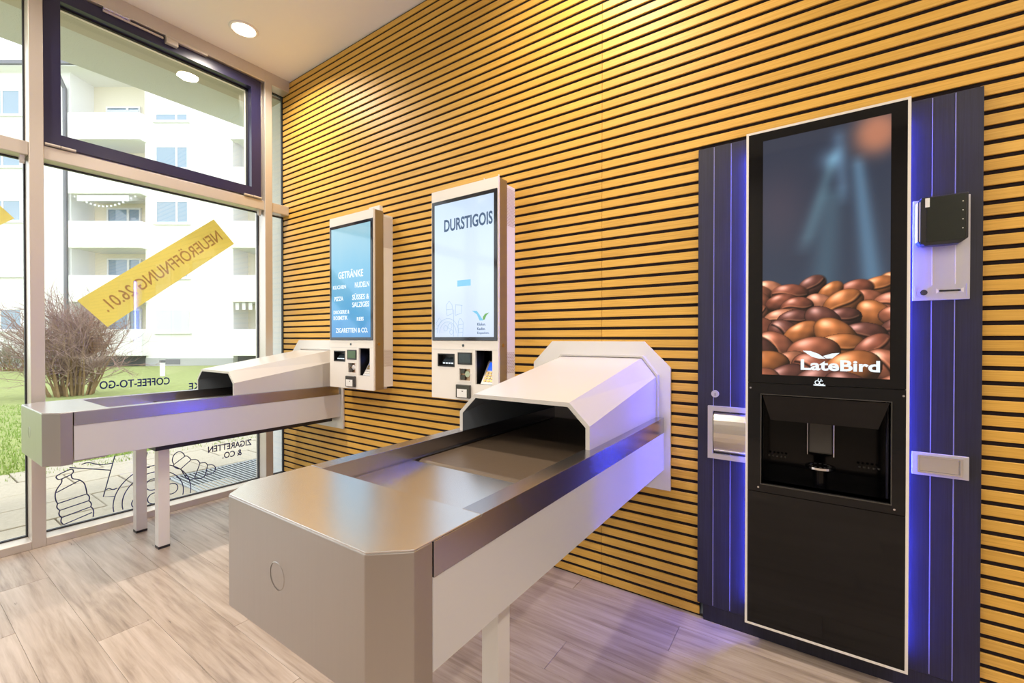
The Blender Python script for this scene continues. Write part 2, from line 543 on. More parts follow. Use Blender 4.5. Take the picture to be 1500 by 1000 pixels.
# ------------------------------------------------------------------ window wall (x = 0)
GX = -0.010
def bay(n, ya, yb, label, sash):
    """one glazed bay between ya and yb; the upright at its ya side belongs to it"""
    w = thing('window_%d' % n, (0.04, (ya + yb) / 2, 0), label, 'window', kind='structure')
    m0 = ya - 0.053
    obj('mullion', box(-0.05, 0.10, m0, ya, 0, 3.0, 0.002, 1), 'alu', w)
    obj('sill', box(-0.05, 0.10, ya, yb, 0.0, 0.042, 0.002, 1), 'alu', w)
    obj('header', box(-0.05, 0.10, m0, yb, 2.998, H, 0.002, 1), 'alu', w)
    obj('transom', box(-0.05, 0.088, ya, yb, 2.052, 2.122, 0.003, 1), 'alu', w)
    def glaze(z0, z1, y0=ya, y1=yb):
        p = obj('pane', box(GX - 0.003, GX + 0.003, y0, y1, z0, z1), 'glass', w)
        g = swap_xy(frame(y0, y1, z0, z1, 0.006, GX - 0.011, GX + 0.011))
        obj('gasket', g, 'gasket', w)
    glaze(0.042, 2.052)
    if not sash:
        glaze(2.122, 2.998)
    else:
        s = obj('sash', swap_xy(frame(ya + 0.003, yb - 0.02, 2.136, 2.992, 0.066, 0.0, 0.082)), 'sash', w)
        obj('sash_bead', swap_xy(frame(ya + 0.066, yb - 0.083, 2.199, 2.929, 0.012, -0.004, 0.03)), 'gasket', s)
        obj('glazing_bead', swap_xy(frame(ya + 0.0762, yb - 0.0932, 2.2092, 2.9188, 0.004, -0.006, 0.012)), 'edge', s)
        obj('sash_pane', box(GX - 0.003, GX + 0.003, ya + 0.06, yb - 0.075, 2.19, 2.935), 'glass', s)
        obj('outer_frame', swap_xy(frame(ya, yb, 2.122, 2.998, 0.014, -0.05, 0.055)), 'alu', w)
        # hinges along the bottom of the sash
        for yy in (ya + 0.065, yb - 0.082):
            for d in (-0.03, 0.031):
                obj('hinge', cylm((0.090, yy + d - 0.029, 2.133), (0, 1, 0), 0.0075, 0.058, 12), 'alu', s)
        # fanlight opener along the head: bar, slide block and folded arm
        op = obj('opener_arm', box(0.085, 0.097, -1.085, -0.80, 2.972, 2.984, 0.002, 1), 'alu', s)
        obj('opener_link', box(0.088, 0.112, -1.087, -0.965, 2.984, 2.992, 0.002, 1), 'chrome', s)
        obj('opener_block', box(0.084, 0.118, -0.792, -0.728, 2.950, 2.985, 0.004), 'alu', s)
        obj('opener_bar', box(0.084, 0.108, -0.792, -0.560, 2.984, 3.004, 0.003), 'alu', s)
        obj('opener_rod', cylm((0.094, -1.25, 3.018), (0, 0.275, -0.034), 0.003, 0.277, 8), 'black', s)
    # little blind hook under the transom
    if ya < -0.5:
        obj('blind_hook', prism([(0.03, 2.052), (0.066, 2.052), (0.062, 2.022), (0.05, 2.012), (0.036, 2.03)], 'y', yb - 0.028, yb - 0.010), 'leg', w)
    return w

bay(1, -0.134, 0.0, 'narrow glazed strip in the corner beside the slat wall', False)
bay(2, -1.325, -0.187, 'large window bay with a violet blue tilting sash above the transom', True)
bay(3, -2.56, -1.378, 'window bay at the left edge with fixed panes', False)
bay(4, -3.80, -2.613, 'window bay furthest from the slat wall', False)

# ------------------------------------------------------------------ downlights
def downlight(x, y, label):
    r = thing('downlight', (x, y, H), label, 'downlight', 'recessed ceiling downlights')
    bm = bmesh.new()
    n = 40
    prof = [(0.066, 0.0), (0.083, 0.0), (0.083, -0.004), (0.072, -0.009), (0.066, -0.006)]
    rings = []
    for i in range(n):
        t = 2 * PI * i / n
        rings.append([bm.verts.new((x + a * math.cos(t), y + a * math.sin(t), H + z)) for a, z in prof])
    for i in range(n):
        A, B = rings[i], rings[(i + 1) % n]
        for j in range(len(prof)):
            k = (j + 1) % len(prof)
            bm.faces.new((A[j], A[k], B[k], B[j]))
    bmesh.ops.recalc_face_normals(bm, faces=bm.faces[:])
    obj('trim_ring', bm, 'white', r, True)
    obj('diffuser', cylm((x, y, H - 0.005), (0, 0, 1), 0.067, 0.004, 40), 'lamp', r)
    L = bpy.data.lights.new('downlight_lamp', 'AREA')
    L.shape = 'DISK'; L.size = 0.13; L.energy = DOWNLIGHT_W; L.color = DOWNLIGHT_COL
    L.spread = math.radians(150)
    lo = bpy.data.objects.new('downlight_lamp', L); col.objects.link(lo)
    lo.parent = r; lo.location = (0, 0, -0.012)
downlight(0.43, -0.48, 'round downlight in the ceiling corner near the window')
for i, (x, y) in enumerate([(2.70, -0.48), (4.97, -0.48)]):
    downlight(x, y, ['round downlight above the near conveyor hood', 'round downlight to the right of the coffee machine'][i])
for i, (x, y) in enumerate([(0.43, -2.0), (2.30, -2.3), (4.97, -2.0), (0.43, -3.4), (2.30, -3.4), (4.97, -3.4)]):
    downlight(x, y, 'round downlight in the ceiling %s' % ['by the left window bays', 'just behind the viewpoint', 'near the right end wall', 'in the rear left of the room', 'in the rear middle of the room', 'in the rear right of the room'][i])

# ================================================================== CONVEYORS
def conveyor(label):
    cx = 2.677
    xl, xr = cx - 0.277, cx + 0.277
    T = 0.777
    r = thing('conveyor_counter', (cx, -0.72, 0), label, 'conveyor', 'packing conveyors reaching out of the slat wall')
    # chamfered sheet steel end box with its lid
    ch = 0.055
    outl = [(xl, -1.222), (xl, -1.372), (xl + ch, -1.434), (xr - ch, -1.434), (xr, -1.386), (xr, -1.346)]
    e = obj('end_box', prism(outl + [(xr - 0.050, -1.346), (xr - 0.050, -1.222)], 'z', 0.545, T - 0.003, 0.0015), 'steel_v', r)
    obj('lid', prism([(xl + 0.001, -1.220), (xl + 0.001, -1.371), (xl + ch, -1.4325), (xr - ch, -1.4325), (xr - 0.001, -1.385), (xr - 0.001, -1.220)], 'z', T - 0.003, T, 0.0007), 'steel', e)
    bm = bmesh.new()     # shallow round knock-out on the front sheet
    n = 32
    for rr0, rr1 in ((0.026, 0.0248),):
        A = [bm.verts.new((cx - 0.03 + rr0 * math.cos(2 * PI * i / n), -1.4345, 0.665 + rr0 * math.sin(2 * PI * i / n))) for i in range(n)]
        B = [bm.verts.new((cx - 0.03 + rr1 * math.cos(2 * PI * i / n), -1.4352, 0.665 + rr1 * math.sin(2 * PI * i / n))) for i in range(n)]
        for i in range(n):
            bm.faces.new((A[i], A[(i + 1) % n], B[(i + 1) % n], B[i]))
    obj('knock_out', bm, 'steel_v', e)
    # side rails
    for s, x0, x1 in ((1, xr - 0.048, xr), (-1, xl, xl + 0.048)):
        y0 = -1.343 if s > 0 else -1.218
        obj('rail', prism([(y0, T - 0.062), (-0.022, T - 0.062), (-0.022, T), (-1.2192, T), (-1.2192, T - 0.0034), (y0, T - 0.0034)] if s > 0 else [(y0, T - 0.062), (-0.022, T - 0.062), (-0.022, T), (y0, T)], 'x', x0, x1, 0.0008), 'rail', r)
    for s, x0, x1 in ((1, xr - 0.014, xr - 0.003), (-1, xl + 0.003, xl + 0.014)):
        y0 = -1.343 if s > 0 else -1.218
        obj('side_panel', box(x0, x1, y0, -0.013, 0.560, T - 0.062, 0.001, 1), 'panel', r)
    # inner cheeks, feed plate and belt
    for x0, x1 in ((xl + 0.046, xl + 0.056), (xr - 0.056, xr - 0.046)):
        obj('guide_strip', box(x0, x1, -1.218, -0.03, T - 0.062, T - 0.045), 'rail', r)
    pl = obj('feed_plate', prism([(-1.221, T - 0.058), (-1.221, T - 0.064), (-0.925, T - 0.052), (-0.925, T - 0.046)], 'x', xl + 0.05, xr - 0.05), 'steel', r)
    # belt with a rounded nose
    R_ = 0.020
    prof = [(-0.035, T - 0.046)] + [(-0.895 + R_ * math.cos(math.radians(a)), T - 0.046 - R_ + R_ * math.sin(math.radians(a))) for a in range(90, 271, 15)] + [(-0.035, T - 0.046 - 2 * R_)]
    obj('belt', prism(prof, 'x', xl + 0.065, xr - 0.065), 'belt', r)
    obj('roller_pin', cylm((xl + 0.047, -0.895, T - 0.066), (1, 0, 0), 0.008, 0.46, 12), 'chrome', r)
    obj('bottom_tray', box(xl + 0.012, xr - 0.012, -1.222, -0.02, 0.560, 0.566), 'panel', r)
    obj('cable_channel', box(cx + 0.08, cx + 0.20, -1.03, -0.03, 0.524, 0.5598), 'black', r)
    # legs
    for lx, ly in ((cx + 0.133, -0.981), (cx - 0.205, -0.981)):
        lg = obj('leg', box(lx - 0.025, lx + 0.025, ly - 0.025, ly + 0.025, 0.012, 0.5598, 0.002), 'leg', r)
        obj('foot', box(lx - 0.0255, lx + 0.0255, ly - 0.0255, ly + 0.0255, 0.0, 0.012), 'black', lg)
    # tunnel hood
    def sec(y, wtop, zs_, ztop, ins, zb):
        hw = 0.247 - ins
        return [(cx - hw, y, zb), (cx - hw, y, zs_ - ins * 0.4), (cx - wtop + ins * 0.4, y, ztop - ins), (cx + wtop - ins * 0.4, y, ztop - ins), (cx + hw, y, zs_ - ins * 0.4), (cx + hw, y, zb)]
    def loft(A, B, flip=False):
        bm = bmesh.new()
        a = [bm.verts.new(p) for p in A]; b = [bm.verts.new(p) for p in B]
        for i in range(len(a) - 1):
            f = (a[i], a[i + 1], b[i + 1], b[i])
            bm.faces.new(f if not flip else f[::-1])
        return bm, a, b
    yf, yb = -0.680, -0.014
    oA, oB = sec(yf, 0.181, 0.845, 0.909, 0, T), sec(yb, 0.187, 0.945, 1.020, 0, T)
    iA, iB = sec(yf, 0.181, 0.845, 0.909, 0.013, T), sec(yb, 0.187, 0.945, 1.020, 0.013, T)
    bm = bmesh.new()
    a = [bm.verts.new(p) for p in oA]; b = [bm.verts.new(p) for p in oB]
    c = [bm.verts.new(p) for p in iA]
    for i in range(5):
        bm.faces.new((a[i], a[i + 1], b[i + 1], b[i]))
        bm.faces.new((a[i], c[i], c[i + 1], a[i + 1]))
    bmesh.ops.recalc_face_normals(bm, faces=bm.faces[:])
    hd = obj('hood', bm, 'hood', r)
    jA = [(p[0] + (0.0006 if p[0] < cx else -0.0006), p[1] + 0.0005, p[2]) for p in iA]
    bm, a, b = loft(jA, [(p[0], p[1], p[2]) for p in iB])
    bm.faces.new(b[::-1])
    obj('hood_lining', bm, 'lining', hd)
    fA = [(cx + (p[0] - cx) * 1.028, -0.034, T + (p[2] - T) * 1.03) for p in oB]
    fB = [(p[0], -0.0125, p[2]) for p in fA]
    bm, a, b = loft(fA, fB)
    iv = [bm.verts.new((p[0], -0.034, p[2])) for p in oB]
    for i in range(5): bm.faces.new((a[i], a[i + 1], iv[i + 1], iv[i]))
    bmesh.ops.recalc_face_normals(bm, faces=bm.faces[:])
    obj('hood_flange', bm, 'hood', hd)
    obj('wall_plate', prism([(2.325, 0.477), (2.977, 0.477), (2.977, 0.980), (2.868, 1.087), (2.428, 1.087), (2.325, 0.985)], 'y', -0.0125, -0.0005, 0.001), 'leg', r)
    return r
near = conveyor('large brushed steel conveyor counter in front with a white tunnel hood')
far = copy_tree(near)
far.location.x -= 2.19
far['label'] = 'steel conveyor counter by the window with its hood under the blue kiosk'

# ================================================================== KIOSKS
def kiosk(dx, label, first):
    r = thing('order_kiosk', (1.99 + dx, 0, 0.785), label, 'kiosk', 'touch screen order kiosks on the slat wall')
    X = lambda v: v + dx
    x0, x1, z0, z1 = X(1.770), X(2.210), 0.787, 1.876
    yf = -0.150
    niche = (X(2.068), X(2.174), 0.872, 1.040)
    prn = (X(1.816), X(1.930), 0.955, 1.019)
    coin = (X(1.964), X(2.038), 0.886, 0.948)
    fp = obj('front_panel', holes(x0, x1, z0, z1, yf, yf + 0.012, [niche, prn, coin]), 'white', r)
    obj('steel_side', holes(x0 + 0.002, x1 - 0.001, z0 + 0.002, z1 - 0.002, yf + 0.012, -0.075, [(x0 + 0.012, x1 - 0.012, z0 + 0.012, z1 - 0.012)]), 'steel_v', r)
    hs = obj('housing', holes(x0 + 0.008, x1 - 0.004, z0 + 0.015, z1 - 0.018, -0.075, -0.001, [niche, prn, coin]), 'white', r)
    # vents on the side of the housing: rows of small holes in two fields
    bm = bmesh.new()
    xs = x1 - 0.004
    for za, zb in ((1.66, 1.845), (0.93, 1.03)):
        z = za; k = 0
        while z < zb:
            yy = -0.070 + (0.0045 if k % 2 else 0)
            while yy < -0.006:
                f = [bm.verts.new((xs + 0.0004, yy + 0.0026 * math.cos(PI * j / 3), z + 0.0026 * math.sin(PI * j / 3))) for j in range(6)]
                bm.faces.new(f)
                yy += 0.009
            z += 0.0075; k += 1
    o = obj('vent_holes', bm, 'bronze', hs); o['kind'] = 'stuff'
    # screen
    sc = obj('screen', box(x0 + 0.006, x1 - 0.004, yf - 0.004, yf, 1.089, 1.820, 0.0012, 1), 'bezel', r)
    disp = obj('display', box(X(1.797), X(2.187), yf - 0.0052, yf - 0.0035, 1.107, 1.800), 'kiosk1' if first else 'kiosk2', sc)
    Y = yf - 0.0058
    AX, AY = (1, 0, 0), (0, 0, 1)
    def t(body, xa, xb, za, zb, mat='scr_white', bold=0.02):
        text('screen_text', body, mat, sc, (xa, Y, za), AX, AY, xb - xa, zb - za, bold, 0.0004)
    if first:
        t('GETRÄNKE', 0.950, 1.200, 1.478, 1.532)
        t('KUCHEN', 0.893, 1.030, 1.414, 1.438)
        t('NUDELN', 1.119, 1.257, 1.412, 1.446)
        t('PIZZA', 0.907, 1.001, 1.338, 1.366)
        t('SÜSSES &', 1.092, 1.256, 1.338, 1.378)
        t('SALZIGES', 1.092, 1.256, 1.292, 1.324)
        t('DROGERIE &', 0.899, 1.063, 1.255, 1.279)
        t('KOSMETIK', 0.899, 1.045, 1.217, 1.243)
        t('REIS', 1.138, 1.204, 1.208, 1.232)
        t('ZIGARETTEN & CO.', 0.921, 1.243, 1.136, 1.166)
    else:
        t('DURSTIGOIS', 1.866, 2.181, 1.652, 1.716, 'scr_navy', 0.025)
        obj('screen_button', box(1.956, 2.044, Y - 0.0003, Y + 0.0003, 1.364, 1.395), 'scr_btn', sc)
        bm = bmesh.new(); bm.faces.new([bm.verts.new(p) for p in ((2.052, Y, 1.238), (2.083, Y, 1.236), (2.096, Y, 1.222), (2.123, Y, 1.188), (2.100, Y, 1.188), (2.084, Y, 1.218))])
        obj('logo_wing', bm, 'scr_blue', sc)
        bm = bmesh.new(); bm.faces.new([bm.verts.new(p) for p in ((2.120, Y, 1.190), (2.132, Y, 1.192), (2.143, Y, 1.212), (2.160, Y, 1.226), (2.134, Y, 1.220), (2.122, Y, 1.206))])
        obj('logo_leaf', bm, 'scr_green', sc)
        for k, wd in enumerate(('Klicken.', 'Kaufen.', 'Einpacken.')):
            t(wd, 2.086, 2.086 + (0.052, 0.05, 0.074)[k], 1.163 - k * 0.022, 1.177 - k * 0.022, 'scr_navy', 0.005)
        # pale line drawing of groceries
        bm = bmesh.new()
        O, A, B = (1.80, Y, 1.108), Vector((1, 0, 0)), Vector((0, 0, 1))
        for pts in (arc(0.09, 0.02, 0.075, 0, 180), arc(0.09, 0.02, 0.058, 0, 180), arc(0.075, 0.045, 0.014, 0, 360), arc(0.105, 0.055, 0.014, 0, 360), arc(0.115, 0.025, 0.012, 0, 360),
                    [(0.085, 0.11), (0.08, 0.165), (0.10, 0.185), (0.12, 0.165), (0.125, 0.12), (0.085, 0.11)], [(0.08, 0.14), (0.122, 0.142)],
                    [(0.13, 0.0), (0.132, 0.14)], [(0.142, 0.11), (0.145, 0.165), (0.185, 0.16), (0.183, 0.12), (0.142, 0.11)], [(0.14, 0.165), (0.19, 0.158)],
                    [(0.16, 0.0), (0.162, 0.075), (0.17, 0.092), (0.18, 0.092), (0.195, 0.073), (0.192, 0.0)], [(0.16, 0.02), (0.193, 0.024)], [(0.16, 0.04), (0.193, 0.044)], [(0.16, 0.06), (0.193, 0.064)],
                    [(0.005, 0.07), (0.03, 0.10), (0.045, 0.085), (0.02, 0.055), (0.005, 0.07)], [(0.0, 0.04), (0.022, 0.045)]):
            ribbon(bm, pts, 0.0022, O, A, B, t=0.0002)
        obj('screen_drawing', bm, 'scr_line', sc)
    # seams, camera dot and the payment fittings
    obj('seam', box(x0 + 0.004, x1 - 0.004, yf - 0.0006, yf, 1.0425, 1.0445), 'silver', fp)
    obj('camera_dot', cylm((X(1.990), yf, 1.064), (0, -1, 0), 0.007, 0.002, 16), 'lcd_dark', r)
    pr = obj('receipt_slot', box(prn[0] - 0.001, prn[1] + 0.001, yf + 0.03, -0.01, prn[2] - 0.001, prn[3] + 0.001), 'black', r)
    obj('slot_frame', frame(prn[0] - 0.002, prn[1] + 0.002, prn[2] - 0.002, prn[3] + 0.002, 0.006, yf - 0.002, yf + 0.031), 'black', pr)
    obj('slot_mouth', prism([(yf + 0.002, 0.972), (yf + 0.03, 1.000), (yf + 0.03, 0.972)], 'x', X(1.842), X(1.925)), 'lcd_dark', pr)
    for q in range(4):
        obj('slot_light', box(X(1.852 + q * 0.019), X(1.863 + q * 0.019), yf - 0.001, yf + 0.003, 0.968, 0.975), 'scr_white', pr)
    lc = obj('small_display', box(X(1.955), X(2.048), yf - 0.004, yf, 0.968, 1.029, 0.001, 1), 'black', r)
    obj('small_display_glass', box(X(1.964), X(2.041), yf - 0.005, yf - 0.0035, 0.977, 1.022), 'lcd_reflection' if first else 'lcd_dark', lc)
    ca = obj('coin_unit', box(coin[0] - 0.001, coin[1] + 0.001, yf + 0.012, -0.01, coin[2] - 0.001, coin[3] + 0.001), 'bronze', r)
    obj('coin_bezel', frame(coin[0] - 0.004, coin[1] + 0.004, coin[2] - 0.004, coin[3] + 0.004, 0.005, yf - 0.002, yf + 0.003), 'white', ca)
    bm = bmesh.new()
    cyl(bm, (X(2.016), yf + 0.012, 0.920), (0, -1, 0), 0.016, 0.010, 20)
    obj('coin_knob', bm, 'chrome', ca)
    obj('coin_tray', box(X(1.970), X(1.998), yf + 0.003, yf + 0.012, 0.890, 0.914), 'smoked', ca)
    obj('coin_funnel', box(X(1.972), X(1.996), yf + 0.003, yf + 0.012, 0.922, 0.944), 'smoked', ca)
    cd = obj('card_reader', box(X(1.950), X(2.042), yf - 0.014, yf, 0.799, 0.866, 0.003), 'smoked', r)
    obj('reader_pad', box(X(1.960), X(2.025), yf - 0.0155, yf - 0.0135, 0.803, 0.844, 0.0006, 1), 'paper', cd)
    obj('reader_arrow', prism([(X(1.990), 0.836), (X(2.004), 0.836), (X(1.997), 0.830)], 'y', yf - 0.016, yf - 0.0155), 'smoked', cd)
    # recess with the slanted pin pad
    nc = obj('terminal_recess', holes(niche[0] - 0.003, niche[1] + 0.003, niche[2] - 0.003, niche[3] + 0.003, yf + 0.012, -0.012, [niche]), 'black', r)
    obj('recess_back', box(niche[0], niche[1], -0.03, -0.012, niche[2], niche[3]), 'black', nc)
    pad = obj('pin_pad', prism([(yf + 0.010, 0.874), (yf + 0.045, 0.874), (yf + 0.105, 0.985), (yf + 0.078, 0.985)], 'x', X(2.094), X(2.170), 0.001), 'silver', r)
    d = Vector((0, 0.068, 0.111)).normalized(); n_ = Vector((0, -d.z, d.y))
    def onpad(xa, xb, s0, s1, h, mat, nm):
        P = Vector((0, yf + 0.010, 0.874))
        bm = bmesh.new()
        q = []
        for hh in (0.0, h):
            for xx, ss in ((xa, s0), (xb, s0), (xb, s1), (xa, s1)):
                p = P + d * ss + n_ * hh
                q.append(bm.verts.new((xx, p.y, p.z)))
        for f in ((0, 3, 2, 1), (4, 5, 6, 7), (0, 1, 5, 4), (1, 2, 6, 5), (2, 3, 7, 6), (3, 0, 4, 7)):
            bm.faces.new([q[i] for i in f])
        bmesh.ops.recalc_face_normals(bm, faces=bm.faces[:])
        return obj(nm, bm, mat, pad)
    onpad(X(2.106), X(2.164), 0.076, 0.122, 0.0015, 'blue_lcd', 'pad_display')
    for a_ in range(3):
        for b_ in range(4):
            onpad(X(2.106 + a_ * 0.020), X(2.121 + a_ * 0.020), 0.014 + b_ * 0.0145, 0.024 + b_ * 0.0145, 0.003, 'brass' if not first else ('white' if b_ < 2 else 'brass'), 'key')
    obj('side_lock', cylm((x1 - 0.0015, -0.112, 1.066), (1, 0, 0), 0.009, 0.004, 18), 'brass', r)
    obj('wall_bracket', box(x0 + 0.10, x1 - 0.06, -0.06, -0.001, z0 - 0.006, z0 + 0.016), 'white', r)
    if first:
        obj('top_tab', box(X(2.102), X(2.204), -0.10, -0.075, z1 - 0.003, z1 + 0.032, 0.002, 1), 'white', r)
    else:
        for px in (2.095, 2.185):
            obj('top_pin', cylm((px, -0.11, z1 - 0.003), (0, 0, 1), 0.003, 0.027, 10), 'white', r)
    return r
kiosk(-0.921, 'white order kiosk whose blue screen lists food groups in white lettering', True)
kiosk(0.0, 'white order kiosk with pale screen reading DURSTIG above the front conveyor', False)

# ================================================================== COFFEE MACHINE
cm = thing('coffee_machine', (3.473, -0.03, 0), 'tall built-in coffee machine with dark side boards and black glass front', 'coffee machine')
obj('cabinet', holes(3.10, 3.846, 0.0, 1.82, 0.0, 0.55, [(3.297, 3.665, 0.572, 0.912)]), 'black', cm)
obj('cabinet_back', box(3.10, 3.846, 0.50, 0.56, 0.0, 1.82), 'black', cm)
obj('plinth', box(3.104, 3.846, -0.012, 0.0, 0.0, 0.070), 'navy_board', cm)
for a, b in ((3.083, 3.1385), (3.1405, 3.1975), (3.1995, 3.300)):
    obj('board', box(a, b, -0.020, 0.0, 0.066, 1.834, 0.001, 1), 'navy_board', cm)
for a, b in ((3.650, 3.752), (3.754, 3.803), (3.805, 3.863)):
    obj('board', box(a, b, -0.020, 0.0, 0.066, 1.834, 0.001, 1), 'navy_board', cm)
for gx in (3.1395, 3.1985, 3.753, 3.804):
    obj('groove_inlay', box(gx - 0.0012, gx + 0.0012, -0.0206, -0.015, 0.070, 1.832), 'groove', cm)
# door: core, black glass front with the dispensing opening, pale edge
DX0, DX1, DZ0, DZ1 = 3.256, 3.6965, 0.080, 1.828
OP = (3.305, 3.655, 0.588, 0.904)
YF = -0.080
core = obj('door_core', holes(DX0 + 0.022, DX1 - 0.022, DZ0 + 0.02, DZ1 - 0.02, YF + 0.022, -0.021, [OP]), 'black', cm)
for sx, a, b in ((-1, DX0 + 0.014, DX0 + 0.022), (1, DX1 - 0.022, DX1 - 0.014)):
    obj('led_strip', box(a, b, -0.040, -0.026, DZ0 + 0.045, DZ1 - 0.045), 'led', cm)
obj('door_edge', frame(DX0, DX1, DZ0, DZ1, 0.0075, YF, YF + 0.022), 'edge', cm)
gi = 0.0075
ZS = 0.945      # joint between the screen glass and the lower door
obj('screen_glass', holes(DX0 + gi, DX1 - gi, ZS, DZ1 - gi, YF + 0.001, YF + 0.021, []), 'black_glass', cm)
obj('middle_glass', holes(DX0 + gi, DX1 - gi, 0.560, ZS - 0.002, YF + 0.001, YF + 0.021, [OP]), 'black_glass', cm)
obj('lower_glass', holes(DX0 + gi, DX1 - gi, DZ0 + gi, 0.558, YF + 0.001, YF + 0.021, []), 'black_glass', cm)
obj('glass_backing', holes(DX0 + gi - 0.002, DX1 - gi + 0.002, DZ0 + gi, DZ1 - gi, YF + 0.0195, YF + 0.0225, [OP]), 'black', cm)
# lit picture: coffee beans under drifting steam
def bean_picture(W, Hh):
    rng = np.random.default_rng(11)
    xx, yy = np.meshgrid((np.arange(W) + 0.5) / W, (np.arange(Hh) + 0.5) / Hh)   # yy from the top
    asp = 2.40
    Y = yy * asp
    img = np.zeros((Hh, W, 3))
    base = np.array([50, 56, 72.0])
    img[:] = base
    img += (np.exp(-((xx - 0.15) ** 2 / 0.06 + (yy - 0.30) ** 2 / 0.03)))[..., None] * np.array([16, 6, 4.0])
    img += (yy[..., None]) * np.array([4, 10, 12.0])
    def streak(x0, y0, x1, y1, w0, w1, colr, amp):
        t = np.clip((yy - y0) / (y1 - y0), 0, 1)
        cx = x0 + (x1 - x0) * t
        w = w0 + (w1 - w0) * t
        fade = np.clip((yy - y0 + 0.02) / 0.05, 0, 1) * np.clip((y1 - yy + 0.03) / 0.08, 0, 1)
        return (np.exp(-((xx - cx) / w) ** 2) * fade * amp)[..., None] * np.array(colr)
    img += streak(0.60, 0.10, 0.35, 0.48, 0.05, 0.07, (40, 66, 66.0), 0.55)
    img += streak(0.62, 0.02, 0.66, 0.30, 0.06, 0.05, (46, 68, 80.0), 0.55)
    img += streak(0.76, 0.14, 0.88, 0.66, 0.05, 0.085, (46, 74, 86.0), 0.75)
    img += streak(0.58, 0.25, 0.50, 0.66, 0.09, 0.12, (20, 34, 34.0), 0.8)
    img += (np.exp(-((xx - 0.56) ** 2 / 0.008 + (yy - 0.13) ** 2 / 0.0016)))[..., None] * np.array([32, 48, 56.0])
    o = np.exp(-(((xx - 0.90) / 0.17) ** 2 + ((yy - 0.06) / 0.085) ** 2) ** 1.5)
    img = img * (1 - 0.8 * o[..., None]) + o[..., None] * np.array([205, 130, 95.0]) * 0.85
    # beans, back rows first
    rows = []
    yb = 0.655
    size = 0.128
    while yb < 1.08:
        n = int(1.0 / (size * 1.30)) + 2
        for i in range(n):
            rows.append((yb + rng.normal(0, 0.010), (i + rng.uniform(-0.25, 0.25)) / (n - 1) * 1.1 - 0.05, size * rng.uniform(0.9, 1.2)))
        yb += size * 0.40
        size *= 1.085
    rows.sort(key=lambda q: q[0])
    # dark bed between the beans
    bed = np.clip((yy - 0.655) / 0.03, 0, 1)[..., None]
    img = img * (1 - bed) + bed * np.array([42, 22, 18.0])
    Lg = np.array([-0.35, -0.62, 0.70])
    for (by, bxx, s) in rows:
        ang = rng.uniform(-0.9, 0.9)
        a_, b_ = s * 1.12, s * rng.uniform(0.66, 0.82)
        ca_, sa_ = math.cos(ang), math.sin(ang)
        dx = xx - bxx; dy = Y - by * asp
        p = (dx * ca_ + dy * sa_) / a_; q = (-dx * sa_ + dy * ca_) / b_
        rr = p * p + q * q
        msk = rr < 1
        if not msk.any(): continue
        nz = np.sqrt(np.clip(1 - rr, 0, 1))
        nx = p * ca_ - q * sa_; ny = p * sa_ + q * ca_
        lam = np.clip(nx * Lg[0] + ny * Lg[1] + nz * Lg[2], 0, 1)
        tone = np.array([[160, 92, 66.0], [138, 76, 56.0], [176, 110, 80.0], [104, 60, 50.0], [180, 106, 58.0]])[rng.integers(0, 5)]
        blur = np.clip((by - 0.64) / 0.10, 0, 1)
        grain = 1 + 0.10 * np.sin(p * 9 + rng.uniform(0, 6)) * np.sin(q * 7 + rng.uniform(0, 6))
        c = tone * ((0.20 + 0.95 * lam) * grain)[..., None]
        sp = np.clip(lam, 0, 1) ** 22
        c = c + (sp * 120)[..., None] * np.array([1, 0.9, 0.88])
        if rng.random() < 0.55:      # crease of the flat side
            cr = np.exp(-((q - 0.16 * np.sin(p * 3.2) - 0.1) / 0.075) ** 2) * (np.abs(p) < 0.9)
            c = c * (1 - 0.72 * cr[..., None])
            lip = np.exp(-((q - 0.16 * np.sin(p * 3.2) + 0.06) / 0.06) ** 2) * (np.abs(p) < 0.85)
            c = c + (lip * 42)[..., None] * np.array([1, 0.75, 0.5])
        edge = np.clip((1 - rr) / 0.14, 0, 1) ** 0.6
        c = c * (0.35 + 0.65 * edge)[..., None]
        al = np.clip((1 - rr) / (0.02 + 0.20 * (1 - blur)), 0, 1)[..., None]
        img = np.where(msk[..., None], img * (1 - al) + c * al, img)
    img = np.clip(img, 0, 255) / 255
    return np.where(img <= 0.04045, img / 12.92, ((img + 0.055) / 1.055) ** 2.4)
W_, H_ = 190, 400
pic = bean_picture(W_, H_)
SX0, SX1, SZ0, SZ1 = 3.308, 3.6505, 0.974, 1.789
yv = YF - 0.0006
gx_, gz_ = np.meshgrid(np.linspace(SX0, SX1, W_), np.linspace(SZ1, SZ0, H_))
verts = np.stack([gx_.ravel(), np.full(W_ * H_, yv), gz_.ravel()], 1)
idx = np.arange(W_ * H_).reshape(H_, W_)
faces = np.stack([idx[1:, :-1].ravel(), idx[1:, 1:].ravel(), idx[:-1, 1:].ravel(), idx[:-1, :-1].ravel()], 1)
me = bpy.data.meshes.new('display')
me.from_pydata(verts.tolist(), [], faces.tolist())
at = me.color_attributes.new('picture', 'FLOAT_COLOR', 'POINT')
rgba = np.ones((W_ * H_, 4), np.float32); rgba[:, :3] = pic.reshape(-1, 3)
at.data.foreach_set('color', rgba.ravel())
disp = obj_me('display', me, 'picture', cm)
disp['label'] = 'lit screen picture of roasted coffee beans and steam'
YT = yv - 0.0012
text('screen_text', 'LateBird', 'scr_white', disp, (3.421, YT, 0.994), (1, 0, 0), (0, 0, 1), 0.206, 0.036, 0.03, 0.0003)
bm = bmesh.new()
bm.faces.new([bm.verts.new(p) for p in ((3.426, YT, 1.059), (3.449, YT, 1.058), (3.470, YT, 1.049), (3.490, YT, 1.033), (3.472, YT, 1.033), (3.452, YT, 1.039))])
